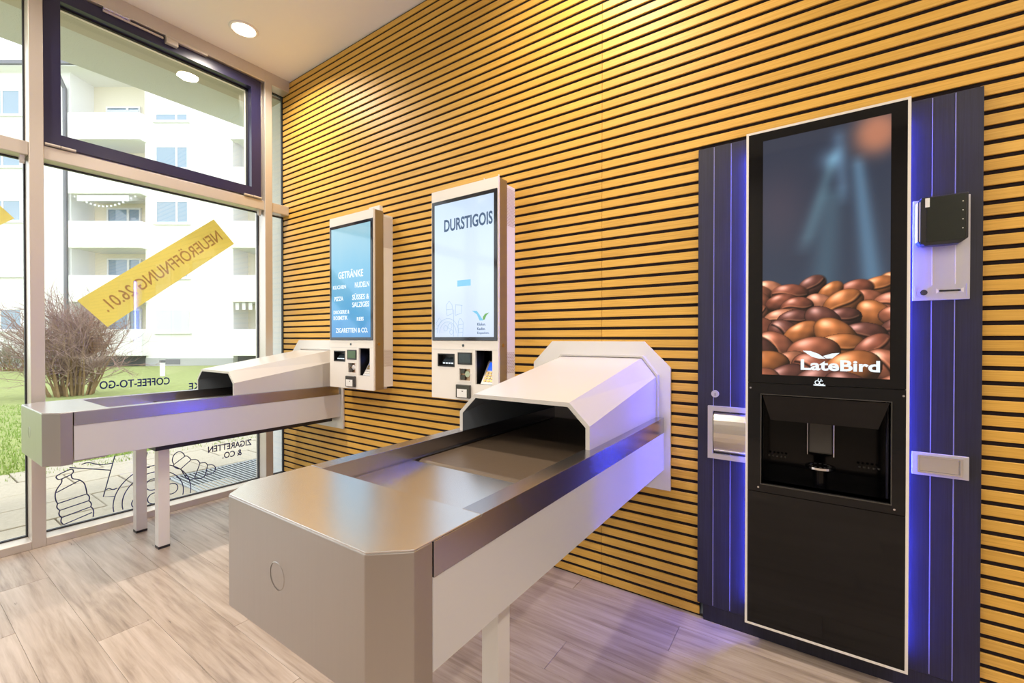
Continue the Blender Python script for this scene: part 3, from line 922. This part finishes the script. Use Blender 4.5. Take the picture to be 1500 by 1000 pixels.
bm.faces.new([bm.verts.new(p) for p in ((3.482, YT, 1.042), (3.492, YT, 1.034), (3.507, YT, 1.035), (3.526, YT, 1.053), (3.506, YT, 1.051))])
obj('screen_logo', bm, 'scr_white', disp)
# small maker's mark under the screen: three flames over a ring and a bar
bm = bmesh.new()
O = (3.473, YF - 0.0003, 0.952)
for pts in (arc(-0.006, 0.002, 0.006, 0, 360, 12), arc(0.006, 0.002, 0.006, 60, 330, 12), [(-0.004, 0.010), (-0.002, 0.016)], [(0.003, 0.010), (0.005, 0.014)]):
    ribbon(bm, pts, 0.0025, O, Vector((1, 0, 0)), Vector((0, 0, 1)), t=0.0003)
bx(bm, 3.457, 3.489, YF - 0.0006, YF + 0.0005, 0.9435, 0.9475)
obj('maker_mark', bm, 'scr_white', cm)
# dispensing niche
nb = 0.115
niche = obj('niche', holes(OP[0] - 0.004, OP[1] + 0.004, OP[2] - 0.004, OP[3] + 0.004, YF + 0.021, nb, [OP]), 'black_gloss', cm)
obj('niche_back', box(OP[0], OP[1], nb - 0.01, nb, OP[2], OP[3]), 'black_gloss', niche)
obj('niche_trim', frame(OP[0] - 0.002, OP[1] + 0.002, OP[2] - 0.002, OP[3] + 0.002, 0.0028, YF - 0.001, YF + 0.006), 'smoked', niche)
bm = bmesh.new()      # slanted flap over the spout
q = [bm.verts.new(p) for p in ((3.309, YF + 0.002, 0.900), (3.651, YF + 0.002, 0.900), (3.627, YF + 0.030, 0.812), (3.332, YF + 0.030, 0.812),
                               (3.309, YF + 0.012, 0.900), (3.651, YF + 0.012, 0.900), (3.627, YF + 0.040, 0.812), (3.332, YF + 0.040, 0.812))]
for f in ((0, 1, 2, 3), (7, 6, 5, 4), (0, 4, 5, 1), (1, 5, 6, 2), (2, 6, 7, 3), (3, 7, 4, 0)):
    bm.faces.new([q[i] for i in f])
bmesh.ops.recalc_face_normals(bm, faces=bm.faces[:])
obj('flap', bm, 'black_glass', cm)
sp = obj('spout', box(3.442, 3.514, 0.030, 0.105, 0.695, 0.830, 0.006), 'smoked', cm)
for sx in (3.440, 3.516):
    obj('spout_edge', cylm((sx, 0.026, 0.690), (0, 0, 1), 0.0022, 0.118, 10), 'chrome', sp)
gr = obj('cup_plate', cylm((3.477, -0.005, 0.655), (0, 0, 1), 0.043, 0.007, 32), 'chrome', cm)
for i in range(12):
    a_ = i * PI / 6
    obj('plate_hole', cylm((3.477 + 0.028 * math.cos(a_), -0.005 + 0.028 * math.sin(a_), 0.6621), (0, 0, 1), 0.0045, 0.0006, 10), 'black', gr)
obj('plate_stem', cylm((3.477, -0.005, 0.588), (0, 0, 1), 0.020, 0.067, 20), 'black_gloss', cm)
for sx in (3.345, 3.615):
    bm = bmesh.new()
    for i in range(5):
        cyl(bm, (sx - 0.026 + i * 0.013, 0.075, 0.655), (0, 0, 1), 0.004, 0.006, 10)
    obj('side_nozzles', bm, 'smoked', cm)
for px, pz in ((3.272, 0.925), (3.683, 0.925), (3.297, 0.575), (3.663, 0.575)):
    obj('screw', cylm((px, YF + 0.001, pz), (0, -1, 0), 0.003, 0.0015, 12), 'chrome', cm)
# cup dispenser and lock on the left boards
cf = obj('cup_dispenser', holes(3.122, 3.2545, 0.642, 0.842, -0.034, -0.020, [(3.140, 3.2545, 0.660, 0.824)]), 'silver', cm)
cv = bmesh.new()
n = 14
A, B = [], []
for i in range(n + 1):
    t = math.radians(-85 + 170 * i / n)
    yy_, zz_ = -0.012 - 0.030 * math.cos(t), 0.742 + 0.079 * math.sin(t)
    A.append(cv.verts.new((3.143, yy_, zz_))); B.append(cv.verts.new((3.2535, yy_, zz_)))
for i in range(n): cv.faces.new((A[i], B[i], B[i + 1], A[i + 1]))
cv.faces.new(A); cv.faces.new(B[::-1])
bmesh.ops.recalc_face_normals(cv, faces=cv.faces[:])
obj('curved_cover', cv, 'cover_steel', cf)
obj('dispenser_back', box(3.138, 3.2545, -0.0215, -0.0195, 0.664, 0.820), 'black', cf)
lk = obj('lock', cylm((3.146, -0.020, 0.888), (0, -1, 0), 0.0135, 0.006, 24), 'silver', cm)
obj('key_slot', box(3.145, 3.147, -0.0268, -0.0255, 0.880, 0.892), 'black', lk)
# payment plate with the rugged terminal on the right boards
pp = obj('payment_plate', box(3.7085, 3.8355, -0.026, -0.020, 1.216, 1.524, 0.0015), 'silver', cm)
for gx in (3.753, 3.804):
    obj('plate_line', box(gx - 0.001, gx + 0.001, -0.0268, -0.0258, 1.262, 1.40), 'edge', pp)
bm = bmesh.new(); cyl(bm, (3.734, -0.026, 1.240), (0, -1, 0), 0.0145, 0.004, 24)
kl = obj('key_lock', bm, 'silver', pp)
obj('lock_barrel', cylm((3.734, -0.030, 1.240), (0, -1, 0), 0.0085, 0.003, 20), 'smoked', kl)
obj('card_slot', box(3.768, 3.816, -0.0275, -0.0262, 1.241, 1.246), 'black', pp)
for pts in ([(3.762, 1.251), (3.762, 1.236), (3.774, 1.2435)], [(3.822, 1.251), (3.822, 1.236), (3.810, 1.2435)]):
    obj('slot_arrow', prism(pts, 'y', -0.0275, -0.0262), 'edge', pp)
for gx in (3.7145, 3.830):
    obj('plate_rib', box(gx - 0.002, gx + 0.002, -0.029, -0.026, 1.226, 1.262), 'silver', pp)
tm = obj('payment_terminal', prism([(3.722, 1.385), (3.730, 1.378), (3.806, 1.378), (3.824, 1.392), (3.824, 1.523), (3.722, 1.523)], 'y', -0.062, -0.026, 0.002), 'black', cm)
obj('terminal_glass', box(3.734, 3.818, -0.0632, -0.0615, 1.388, 1.519, 0.0004, 1), 'term_glass', tm)
obj('terminal_bumper', prism([(3.716, 1.388), (3.722, 1.380), (3.728, 1.386), (3.728, 1.512), (3.722, 1.519), (3.716, 1.512)], 'y', -0.060, -0.027, 0.001), 'term_blue', tm)
for xx in (3.7145, 3.7195):
    obj('terminal_trim', box(xx - 0.001, xx + 0.001, -0.0615, -0.030, 1.392, 1.510), 'edge', tm)
obj('terminal_sticker', box(3.731, 3.741, -0.0637, -0.0631, 1.492, 1.519), 'paper', tm)
for i in range(4):
    obj('terminal_key', cylm((3.812, -0.0632, 1.42 + i * 0.026), (0, -1, 0), 0.0015, 0.0006, 8), 'edge', tm)
# pull handle plate lower right
hp = obj('handle_plate', box(3.7095, 3.8365, -0.026, -0.020, 0.680, 0.750, 0.0015), 'silver', cm)
obj('handle_cup', frame(3.722, 3.822, 0.689, 0.742, 0.005, -0.031, -0.0255), 'chrome', hp)
obj('handle_grip', box(3.7275, 3.815, -0.0285, -0.026, 0.694, 0.737, 0.001, 1), 'steel', hp)

# ================================================================== WINDOW STICKERS
XO = GX - 0.0045
AXO, AYO = Vector((0, -1, 0)), Vector((0, 0, 1))     # reads rightly from outside
def letters(name, body, y_start, z, w, h, label):
    o = text(name, body, 'decal', None, (XO, y_start, z), AXO, AYO, w, h, 0.018, 0.0005)
    return tag(o, label, 'sticker', 'navy lettering and drawings on the window')
letters('window_lettering', 'COFFEE-TO-GO', -0.742, 0.800, 0.344, 0.048, 'navy mirrored COFFEE-TO-GO lettering on the window')
letters('window_lettering', 'GETRÄNKE', -0.345, 0.752, 0.291, 0.058, 'navy mirrored lettering ending in KE beside the far hood')
zg = letters('window_lettering', 'ZIGARETTEN\n     & CO.', -0.236, 0.243, 0.288, 0.105, 'navy mirrored ZIGARETTEN & CO. lettering low on the window')

def banner(cy, cz, label):
    d = Vector((0, -0.748, -0.663)).normalized(); u = Vector((0, -0.663, 0.748)).normalized()
    c = Vector((XO - 0.001, cy, cz))
    bm = bmesh.new()
    q = []
    for xx in (-0.0004, 0.0004):
        for a_, b_ in ((-1, -1), (1, -1), (1, 1), (-1, 1)):
            q.append(bm.verts.new(c + d * 0.466 * a_ + u * 0.099 * b_ + Vector((xx, 0, 0))))
    for f in ((0, 3, 2, 1), (4, 5, 6, 7), (0, 1, 5, 4), (1, 2, 6, 5), (2, 3, 7, 6), (3, 0, 4, 7)):
        bm.faces.new([q[i] for i in f])
    bmesh.ops.recalc_face_normals(bm, faces=bm.faces[:])
    o = tag(obj('opening_banner', bm, 'yellow'), label, 'banner', 'yellow opening banners on the windows')
    text('banner_text', 'NEUERÖFFNUNG 26.01.', 'banner_ink', o, c - d * 0.425 - u * 0.036, d, u, 0.83, 0.088, 0.006, 0.0010)
banner(-0.7645, 1.551, 'yellow slanted banner reading NEUERÖFFNUNG 26.01. stuck on the big window')
banner(-1.83, 1.495, 'tip of a second yellow banner at the left picture edge')

def drawing(name, lines, label, w=0.0055):
    bm = bmesh.new()
    for pts in lines:
        ribbon(bm, pts, w, (XO, 0, 0), Vector((0, 1, 0)), Vector((0, 0, 1)), t=0.0005)
    bmesh.ops.recalc_face_normals(bm, faces=bm.faces[:])
    return tag(obj(name, bm, 'decal'), label, 'sticker', 'navy lettering and drawings on the window')
def smooth(pts, it=2):
    for _ in range(it):
        o = [pts[0]]
        for a, b in zip(pts[:-1], pts[1:]):
            o += [(a[0] * .75 + b[0] * .25, a[1] * .75 + b[1] * .25), (a[0] * .25 + b[0] * .75, a[1] * .25 + b[1] * .75)]
        pts = o + [pts[-1]]
    return pts
drawing('bottle_drawing', [
    smooth([(-1.264, 0.318), (-1.270, 0.330), (-1.262, 0.340), (-1.208, 0.362), (-1.199, 0.352), (-1.199, 0.338), (-1.208, 0.328), (-1.256, 0.310), (-1.264, 0.318)], 2),
    smooth([(-1.246, 0.312), (-1.246, 0.292), (-1.262, 0.270), (-1.273, 0.242), (-1.272, 0.205), (-1.263, 0.180)], 2),
    smooth([(-1.208, 0.327), (-1.205, 0.303), (-1.180, 0.295), (-1.155, 0.270), (-1.147, 0.235), (-1.143, 0.200)], 2),
    [(-1.268, 0.243), (-1.17, 0.288)],
    [(-1.263, 0.180), (-1.143, 0.200)], [(-1.255, 0.140), (-1.135, 0.158)], [(-1.248, 0.097), (-1.127, 0.120)], [(-1.240, 0.055), (-1.122, 0.085)],
    smooth([(-1.263, 0.180), (-1.268, 0.160), (-1.255, 0.140)]), smooth([(-1.255, 0.140), (-1.260, 0.118), (-1.248, 0.097)]), smooth([(-1.248, 0.097), (-1.252, 0.074), (-1.240, 0.055)]),
    smooth([(-1.143, 0.200), (-1.131, 0.180), (-1.135, 0.158)]), smooth([(-1.135, 0.158), (-1.123, 0.138), (-1.127, 0.120)]), smooth([(-1.127, 0.120), (-1.114, 0.100), (-1.117, 0.058)])],
    'navy outline drawing of a ribbed bottle on the window')
pz = (-0.828, 0.09)
drawing('pizza_drawing', [
    arc(pz[0], pz[1], 0.2, -10, 190, 40), arc(pz[0], pz[1], 0.158, -12, 192, 36),
    arc(-0.905, 0.078, 0.036, 60, 300, 14), arc(-0.835, 0.170, 0.036, 40, 320, 14), arc(-0.735, 0.115, 0.034, -130, 120, 14), arc(-0.828, 0.080, 0.034, 80, 270, 12),
    [(-0.925, 0.135), (-0.925, 0.105), (-0.90, 0.115)], [(-0.755, 0.165), (-0.742, 0.185), (-0.752, 0.19)]],
    'navy outline drawing of a round pizza between the conveyor legs')
drawing('cup_drawing', [
    [(-1.018, 0.395), (-1.072, 0.162), (-1.016, 0.148)],
    smooth([(-1.060, 0.200), (-1.045, 0.207), (-1.030, 0.190), (-1.010, 0.195)], 2),
    smooth([(-1.165, 0.376), (-1.135, 0.382), (-1.10, 0.360), (-1.075, 0.352), (-1.031, 0.352)], 2),
    [(-1.215, 0.370), (-1.037, 0.311)], [(-0.862, 0.38), (-0.882, 0.285), (-0.85, 0.283)]],
    'navy line drawing beside the bottle partly behind the conveyor')
drawing('bulb_drawing', [
    smooth([(-0.722, 0.271), (-0.733, 0.300), (-0.722, 0.338), (-0.694, 0.352), (-0.672, 0.338), (-0.660, 0.312)], 2),
    [(-0.722, 0.271), (-0.660, 0.312)],
    smooth([(-0.722, 0.271), (-0.724, 0.256), (-0.700, 0.236), (-0.684, 0.232)], 2), smooth([(-0.660, 0.312), (-0.645, 0.310), (-0.625, 0.280)], 2),
    [(-0.684, 0.232), (-0.625, 0.280)],
    smooth([(-0.684, 0.232), (-0.655, 0.165), (-0.630, 0.142), (-0.605, 0.150)], 2), smooth([(-0.625, 0.280), (-0.59, 0.275), (-0.573, 0.245)], 2),
    [(-0.573, 0.245), (-0.605, 0.150)],
    smooth([(-0.573, 0.245), (-0.540, 0.243), (-0.527, 0.221)], 2), smooth([(-0.605, 0.150), (-0.565, 0.135), (-0.540, 0.155)], 2), [(-0.527, 0.221), (-0.540, 0.155)],
    smooth([(-0.527, 0.221), (-0.49, 0.215), (-0.474, 0.185), (-0.49, 0.155), (-0.540, 0.155)], 2)],
    'navy outline drawing of a stepped cone shape near the floor grate')

# ================================================================== OUTDOORS
tag(obj('canopy', box(-0.79, -0.30, -6, 3.2, 3.00, 3.22), 'stucco'), 'grey green stucco canopy outside above the windows', 'canopy', kind='structure')
tag(obj('canopy_head', box(-0.30, -0.052, -6, 3.2, 2.985, 3.22), 'stucco_warm'), 'brownish window head strip under the canopy', 'trim', kind='structure')
tag(obj('wall_outside', box(-0.40, -0.032, 0.018, 0.30, -0.10, 2.985), 'pier'), 'white stucco pier outside the corner window', 'wall', kind='structure')
# sloping lawn
def gz(x):
    return -0.05 + 0.0125 * (x + 1.9)
bm = bmesh.new()
xs = [-1.9, -4, -8, -14, -22, -34, -60]
ysl = [-30, -12, -4, 0, 4, 10, 18, 40]
grid = [[bm.verts.new((x + (0.25 * math.sin(y * 1.3) if x == -1.9 and abs(y) < 5 else 0), y, gz(x))) for y in ysl] for x in xs]
for i in range(len(xs) - 1):
    for j in range(len(ysl) - 1):
        bm.faces.new((grid[i][j], grid[i][j + 1], grid[i + 1][j + 1], grid[i + 1][j]))
bmesh.ops.recalc_face_normals(bm, faces=bm.faces[:])
for f in bm.faces:
    if f.normal.z < 0: f.normal_flip()
tag(obj('lawn', bm, 'lawn'), 'green lawn between the shop window and the apartment house', 'lawn', kind='structure')
bm = bmesh.new()
for i in range(16000):
    d = random.random() ** 1.6
    x = -1.75 - d * 7.0
    y = random.uniform(-1.75 + 0.02 * d, 1.0 + d * 3.0)
    if x > -2.0 and random.random() < 0.5: continue
    h = random.uniform(0.025, 0.06); a_ = random.uniform(0, PI); w = random.uniform(0.004, 0.009)
    lx, ly = random.uniform(-0.02, 0.02), random.uniform(-0.02, 0.02)
    z = gz(x) - 0.004
    bm.faces.new([bm.verts.new((x - w * math.cos(a_), y - w * math.sin(a_), z)), bm.verts.new((x + w * math.cos(a_), y + w * math.sin(a_), z)), bm.verts.new((x + lx, y + ly, z + h))])
tag(obj('grass', bm, 'blade'), 'short grass blades on the near part of the lawn', 'grass', kind='stuff')
# paving along the shop front
pv = tag(obj('paving', box(-2.05, -0.05, -5.2, 3.0, -0.16, -0.045), 'soil'), 'pale concrete slab path along the shop front', 'paving', kind='structure')
bm = box(0.004, 0.396, 0.004, 0.496, -0.03, 0.0, 0.004, 1)
sm = bpy.data.meshes.new('paving_slab'); bm.to_mesh(sm); bm.free(); sm.materials.append(M['slab'])
for i in range(5):
    yy_ = -5.2 + (0.25 if i % 2 else 0.0)
    x = -0.452 - i * 0.40
    while yy_ < 2.5:
        if not (i < 2 and -0.52 < yy_ < 0.2):
            o = bpy.data.objects.new('paving_slab', sm); col.objects.link(o); o.parent = pv
            o.location = Vector((x, yy_, -0.022 + random.uniform(-0.004, 0.002))) - pv.location
            o.rotation_euler = (random.uniform(-0.006, 0.006), random.uniform(-0.006, 0.006), random.uniform(-0.008, 0.008))
        yy_ += 0.5
gt = thing('floor_grate', (-0.45, -0.02, -0.045), 'ribbed steel foot grate set in the paving outside the window', 'grate')
obj('grate_frame', holes(-0.82, -0.06, -0.50, 0.45, -0.045, -0.018, [(-0.80, -0.08, -0.48, 0.43)]), 'grate', gt)
# turn the frame flat: it was drawn upright in xz
fr = gt.children[0].data
for v in fr.vertices:
    w_ = v.co + Vector(gt.location)
    v.co = Vector((w_.x, w_.z, w_.y)) - Vector(gt.location)
fr.flip_normals()
bar = bpy.data.meshes.new('grate_bar')
bm = box(-0.36, 0.36, -0.006, 0.006, -0.02, 0.0); bm.to_mesh(bar); bm.free(); bar.materials.append(M['grate'])
k = 0
while -0.465 + k * 0.03 < 0.43:
    o = bpy.data.objects.new('grate_bar', bar); col.objects.link(o); o.parent = gt
    o.location = Vector((-0.44, -0.465 + k * 0.03, -0.020)) - Vector(gt.location)
    k += 1

# bare shrub
def branches(bm, p, d, length, rad, depth, spread, out):
    n = 4
    pts = [p.copy()]
    dd = d.copy()
    for i in range(n):
        dd = (dd + Vector((random.gauss(0, 0.07), random.gauss(0, 0.07), random.gauss(0.02, 0.05)))).normalized()
        pts.append(pts[-1] + dd * length / n)
    prev = None
    for i, q in enumerate(pts):
        r_ = rad * (1 - 0.55 * i / n)
        u = dd.orthogonal().normalized(); w = dd.cross(u)
        ring = [bm.verts.new(q + (u * math.cos(2 * PI * j / 3) + w * math.sin(2 * PI * j / 3)) * r_) for j in range(3)]
        if prev:
            for j in range(3):
                bm.faces.new((prev[j], prev[(j + 1) % 3], ring[(j + 1) % 3], ring[j]))
        prev = ring
    if depth > 0:
        for i in range(4 if depth > 1 else 5):
            k = random.randint(1, n)
            nd = (dd + Vector((random.gauss(0, spread), random.gauss(0, spread), random.gauss(0.05, spread * 0.7)))).normalized()
            branches(out, pts[k], nd, length * random.uniform(0.45, 0.75), rad * 0.55, depth - 1, spread, out)
bsx, bsy = -9.9, 0.70
sh = thing('bare_shrub', (bsx, bsy, gz(bsx) - 0.02), 'leafless round shrub with ochre stems and mauve twigs on the lawn', 'shrub')
st, tw = bmesh.new(), bmesh.new()
for i in range(74):
    a_ = random.uniform(0, 2 * PI); rr = random.uniform(0, 0.42)
    lean = random.uniform(0.02, 0.24) + rr * 0.35
    p = Vector((bsx + rr * math.cos(a_), bsy + rr * math.sin(a_), gz(bsx) - 0.02))
    d = Vector((math.cos(a_) * lean, math.sin(a_) * lean, 1)).normalized()
    branches(st, p, d, random.uniform(0.85, 1.3), random.uniform(0.014, 0.026), 3, 0.55, tw)
obj('stems', st, 'bark', sh)
o = obj('twigs', tw, 'twig', sh); o['kind'] = 'stuff'
# low hedge far left
hx, hy = -26.6, 1.6
hg = thing('bare_hedge', (hx, hy, gz(hx) - 0.05), 'low grey brown hedge in front of the house at the left edge', 'hedge')
st, tw = bmesh.new(), bmesh.new()
for i in range(70):
    t = random.uniform(-2.4, 1.2)
    p = Vector((hx + t * 0.825, hy + t * 0.565, gz(hx) - 0.05)) + Vector((random.gauss(0, .12), random.gauss(0, .12), 0))
    d = Vector((random.gauss(0, .35), random.gauss(0, .35), 1)).normalized()
    branches(st, p, d, random.uniform(0.6, 0.95), 0.022, 2, 0.4, tw)
obj('stems', st, 'bark', hg)
o = obj('twigs', tw, 'hedge', hg); o['kind'] = 'stuff'
# marker post
ps = thing('marker_post', (-15.3, 3.95, gz(-15.3)), 'short white marker post with dark cap on the lawn', 'post')
obj('post', box(-15.36, -15.24, 3.89, 4.01, gz(-15.3) - 0.05, 0.26, 0.01), 'win_frame', ps)
obj('cap', box(-15.37, -15.23, 3.88, 4.02, 0.26, 0.34, 0.01), 'roof', ps)

# ------------------------------------------------------------------ apartment house
ck, sk = math.cos(YAW), math.sin(YAW)
DEP = 22.9
bo = Vector((3.456, -1.855, 0)) + Vector((-sk, ck, 0)) * DEP + Vector((ck, sk, 0)) * (-550 * 0.03548)
hb = thing('apartment_building', (bo.x, bo.y, -0.30), 'white apartment house with recessed balconies and dark eaves', 'building', rz=YAW)
def hpart(name, bm, mat, parent=None):
    return obj(name, bm, mat, parent or hb, local=True)
WT = 15.15
hpart('wall', box(-16, -3.35, 0, 9, -0.5, WT), 'facade')
hpart('wall', box(0.50, 5.04, 0, 9, -0.5, WT), 'facade')
hpart('wall', box(8.9, 15, 0, 9, -0.5, WT), 'facade')
hpart('recess_wall', box(-3.35, 0.50, 1.3, 9, -0.5, WT), 'facade_back')
hpart('recess_wall', box(5.04, 8.9, 1.3, 9, -0.5, WT), 'facade_back')
hpart('plinth_band', box(0.50, 5.04, -0.04, 0, -0.5, 0.38), 'plinth_grey')
hpart('plinth_band', box(-16, -3.35, -0.04, 0, -0.5, 0.38), 'plinth_grey')
hpart('cellar_wall', box(-3.35, 0.50, 0.35, 1.3, -0.5, 0.52), 'plinth_dark')
hpart('cellar_wall', box(5.04, 8.9, 0.35, 1.3, -0.5, 0.52), 'plinth_dark')
hpart('cellar_window', box(1.55, 2.30, -0.06, -0.02, 0.06, 0.32), 'pipe')
for i in range(5):
    top = 1.87 + 2.755 * i
    for a, b in ((-3.10, 0.60), (5.15, 9.0)):
        bal = hpart('balcony', box(a, b, -0.42, -0.30, top - 1.36, top, 0.015, 1), 'facade')
        hpart('balcony_end', box(b - 0.12, b, -0.30, 0.0, top - 1.36, top), 'facade', bal)
        hpart('balcony_end', box(a, a + 0.12, -0.30, 0.0, top - 1.36, top), 'facade', bal)
        hpart('floor_slab', box(a + 0.12, b - 0.12, -0.30, 1.3, top - 1.36, top - 1.16), 'facade', bal)
    # balcony doors in the recess
    fz = top - 1.16
    for a in (-2.62, 5.9):
        d_ = hpart('window', holes(a, a + 1.85, fz + 0.12, fz + 2.30, 1.20, 1.30, [(a + 0.08, a + 1.10, fz + 0.20, fz + 2.22), (a + 1.22, a + 1.77, fz + 0.20, fz + 2.22)]), 'win_frame')
        hpart('pane', box(a + 0.08, a + 1.10, 1.25, 1.28, fz + 0.20, fz + 2.22), 'win_glass', d_)
        hpart('pane', box(a + 1.22, a + 1.77, 1.25, 1.28, fz + 0.20, fz + 2.22), 'win_glass', d_)
        if i == 4:
            hpart('shutter', box(a + 0.06, a + 1.80, 1.17, 1.20, fz + 0.15, fz + 2.1), 'shutter', d_)
def house_window(x0, x1, z0, z1, shut=False, split=0.64):
    xm = x0 + (x1 - x0) * split
    w = hpart('window', holes(x0, x1, z0, z1, -0.05, 0.03, [(x0 + 0.07, xm - 0.05, z0 + 0.07, z1 - 0.07), (xm + 0.05, x1 - 0.07, z0 + 0.07, z1 - 0.07)]), 'win_frame')
    hpart('pane', box(x0 + 0.07, xm - 0.05, -0.03, 0.0, z0 + 0.07, z1 - 0.07), 'win_glass', w)
    hpart('pane', box(xm + 0.05, x1 - 0.07, -0.03, 0.0, z0 + 0.07, z1 - 0.07), 'win_glass', w)
    hpart('window_ledge', box(x0 - 0.1, x1 + 0.1, -0.14, 0.0, z0 - 0.08, z0), 'win_frame', w)
    if shut:
        s = hpart('shutter', box(x0 + 0.04, x1 - 0.04, -0.075, -0.05, z0 + 0.02, z1 - 0.02), 'shutter', w)
for i in range(4):
    z0 = 1.72 + 2.82 * i
    house_window(1.06, 2.77, z0, z0 + 1.17, shut=(i == 0))
    house_window(-7.10, -5.90, z0 + 0.1, z0 + 1.22, shut=(i == 1), split=0.2 if i != 0 else 0.06)
    house_window(-12.1, -10.7, z0 + 0.1, z0 + 1.22)
    house_window(10.2, 11.8, z0, z0 + 1.17)
house_window(1.06, 2.77, 12.62, 13.04)
house_window(-7.10, -5.90, 12.95, 14.26, split=0.2)
house_window(-12.1, -10.7, 12.95, 14.26)
# awning with string of lights on the third balcony, striped awning lower right
az = 1.87 + 2.755 * 2
hpart('awning', prism([(-0.30, az + 1.36), (1.2, az + 1.62), (1.2, az + 1.56), (-0.30, az + 1.05)], 'x', -2.75, -0.10), 'paper')
bm = bmesh.new()
for i in range(16):
    t = i / 15
    cyl(bm, (-2.9 + 3.1 * t, -0.25, az + 1.25 - 0.85 * math.sin(PI * t) * 0.6), (0, 0, 1), 0.05, 0.09, 6)
hpart('light_string', bm, 'paper')
bz = 1.87
bm = bmesh.new()
for i in range(10):
    x = 5.3 + i * 0.34
    bx(bm, x, x + 0.17, -0.24, -0.20, bz + 1.0, bz + 1.36)
hpart('awning_valance', bm, 'paper')
# eaves, roof, chimney, downpipe
hpart('eaves', box(-16.5, 15.5, -0.55, 9.5, WT, WT + 0.18), 'facade')
hpart('gutter', box(-16.5, 15.5, -0.70, -0.55, WT + 0.05, WT + 0.22), 'pipe')
hpart('roof', prism([(-0.6, WT + 0.18), (9.6, WT + 0.18), (4.5, WT + 1.0)], 'x', -16.4, 15.4), 'roof')
hpart('chimney', box(-7.0, -6.3, 1.2, 1.9, WT, WT + 1.15), 'brick_red')
dp = bmesh.new()
for x_, r_ in ((-3.52, 0.09),):
    cyl(dp, (x_, -0.12, -0.3), (0, 0, 1), r_, WT - 0.6, 10)
    cyl(dp, (x_, -0.12, WT - 0.9), (-0.02, -0.5, 0.9), r_, 1.05, 10)
hpart('downpipe', dp, 'pipe')
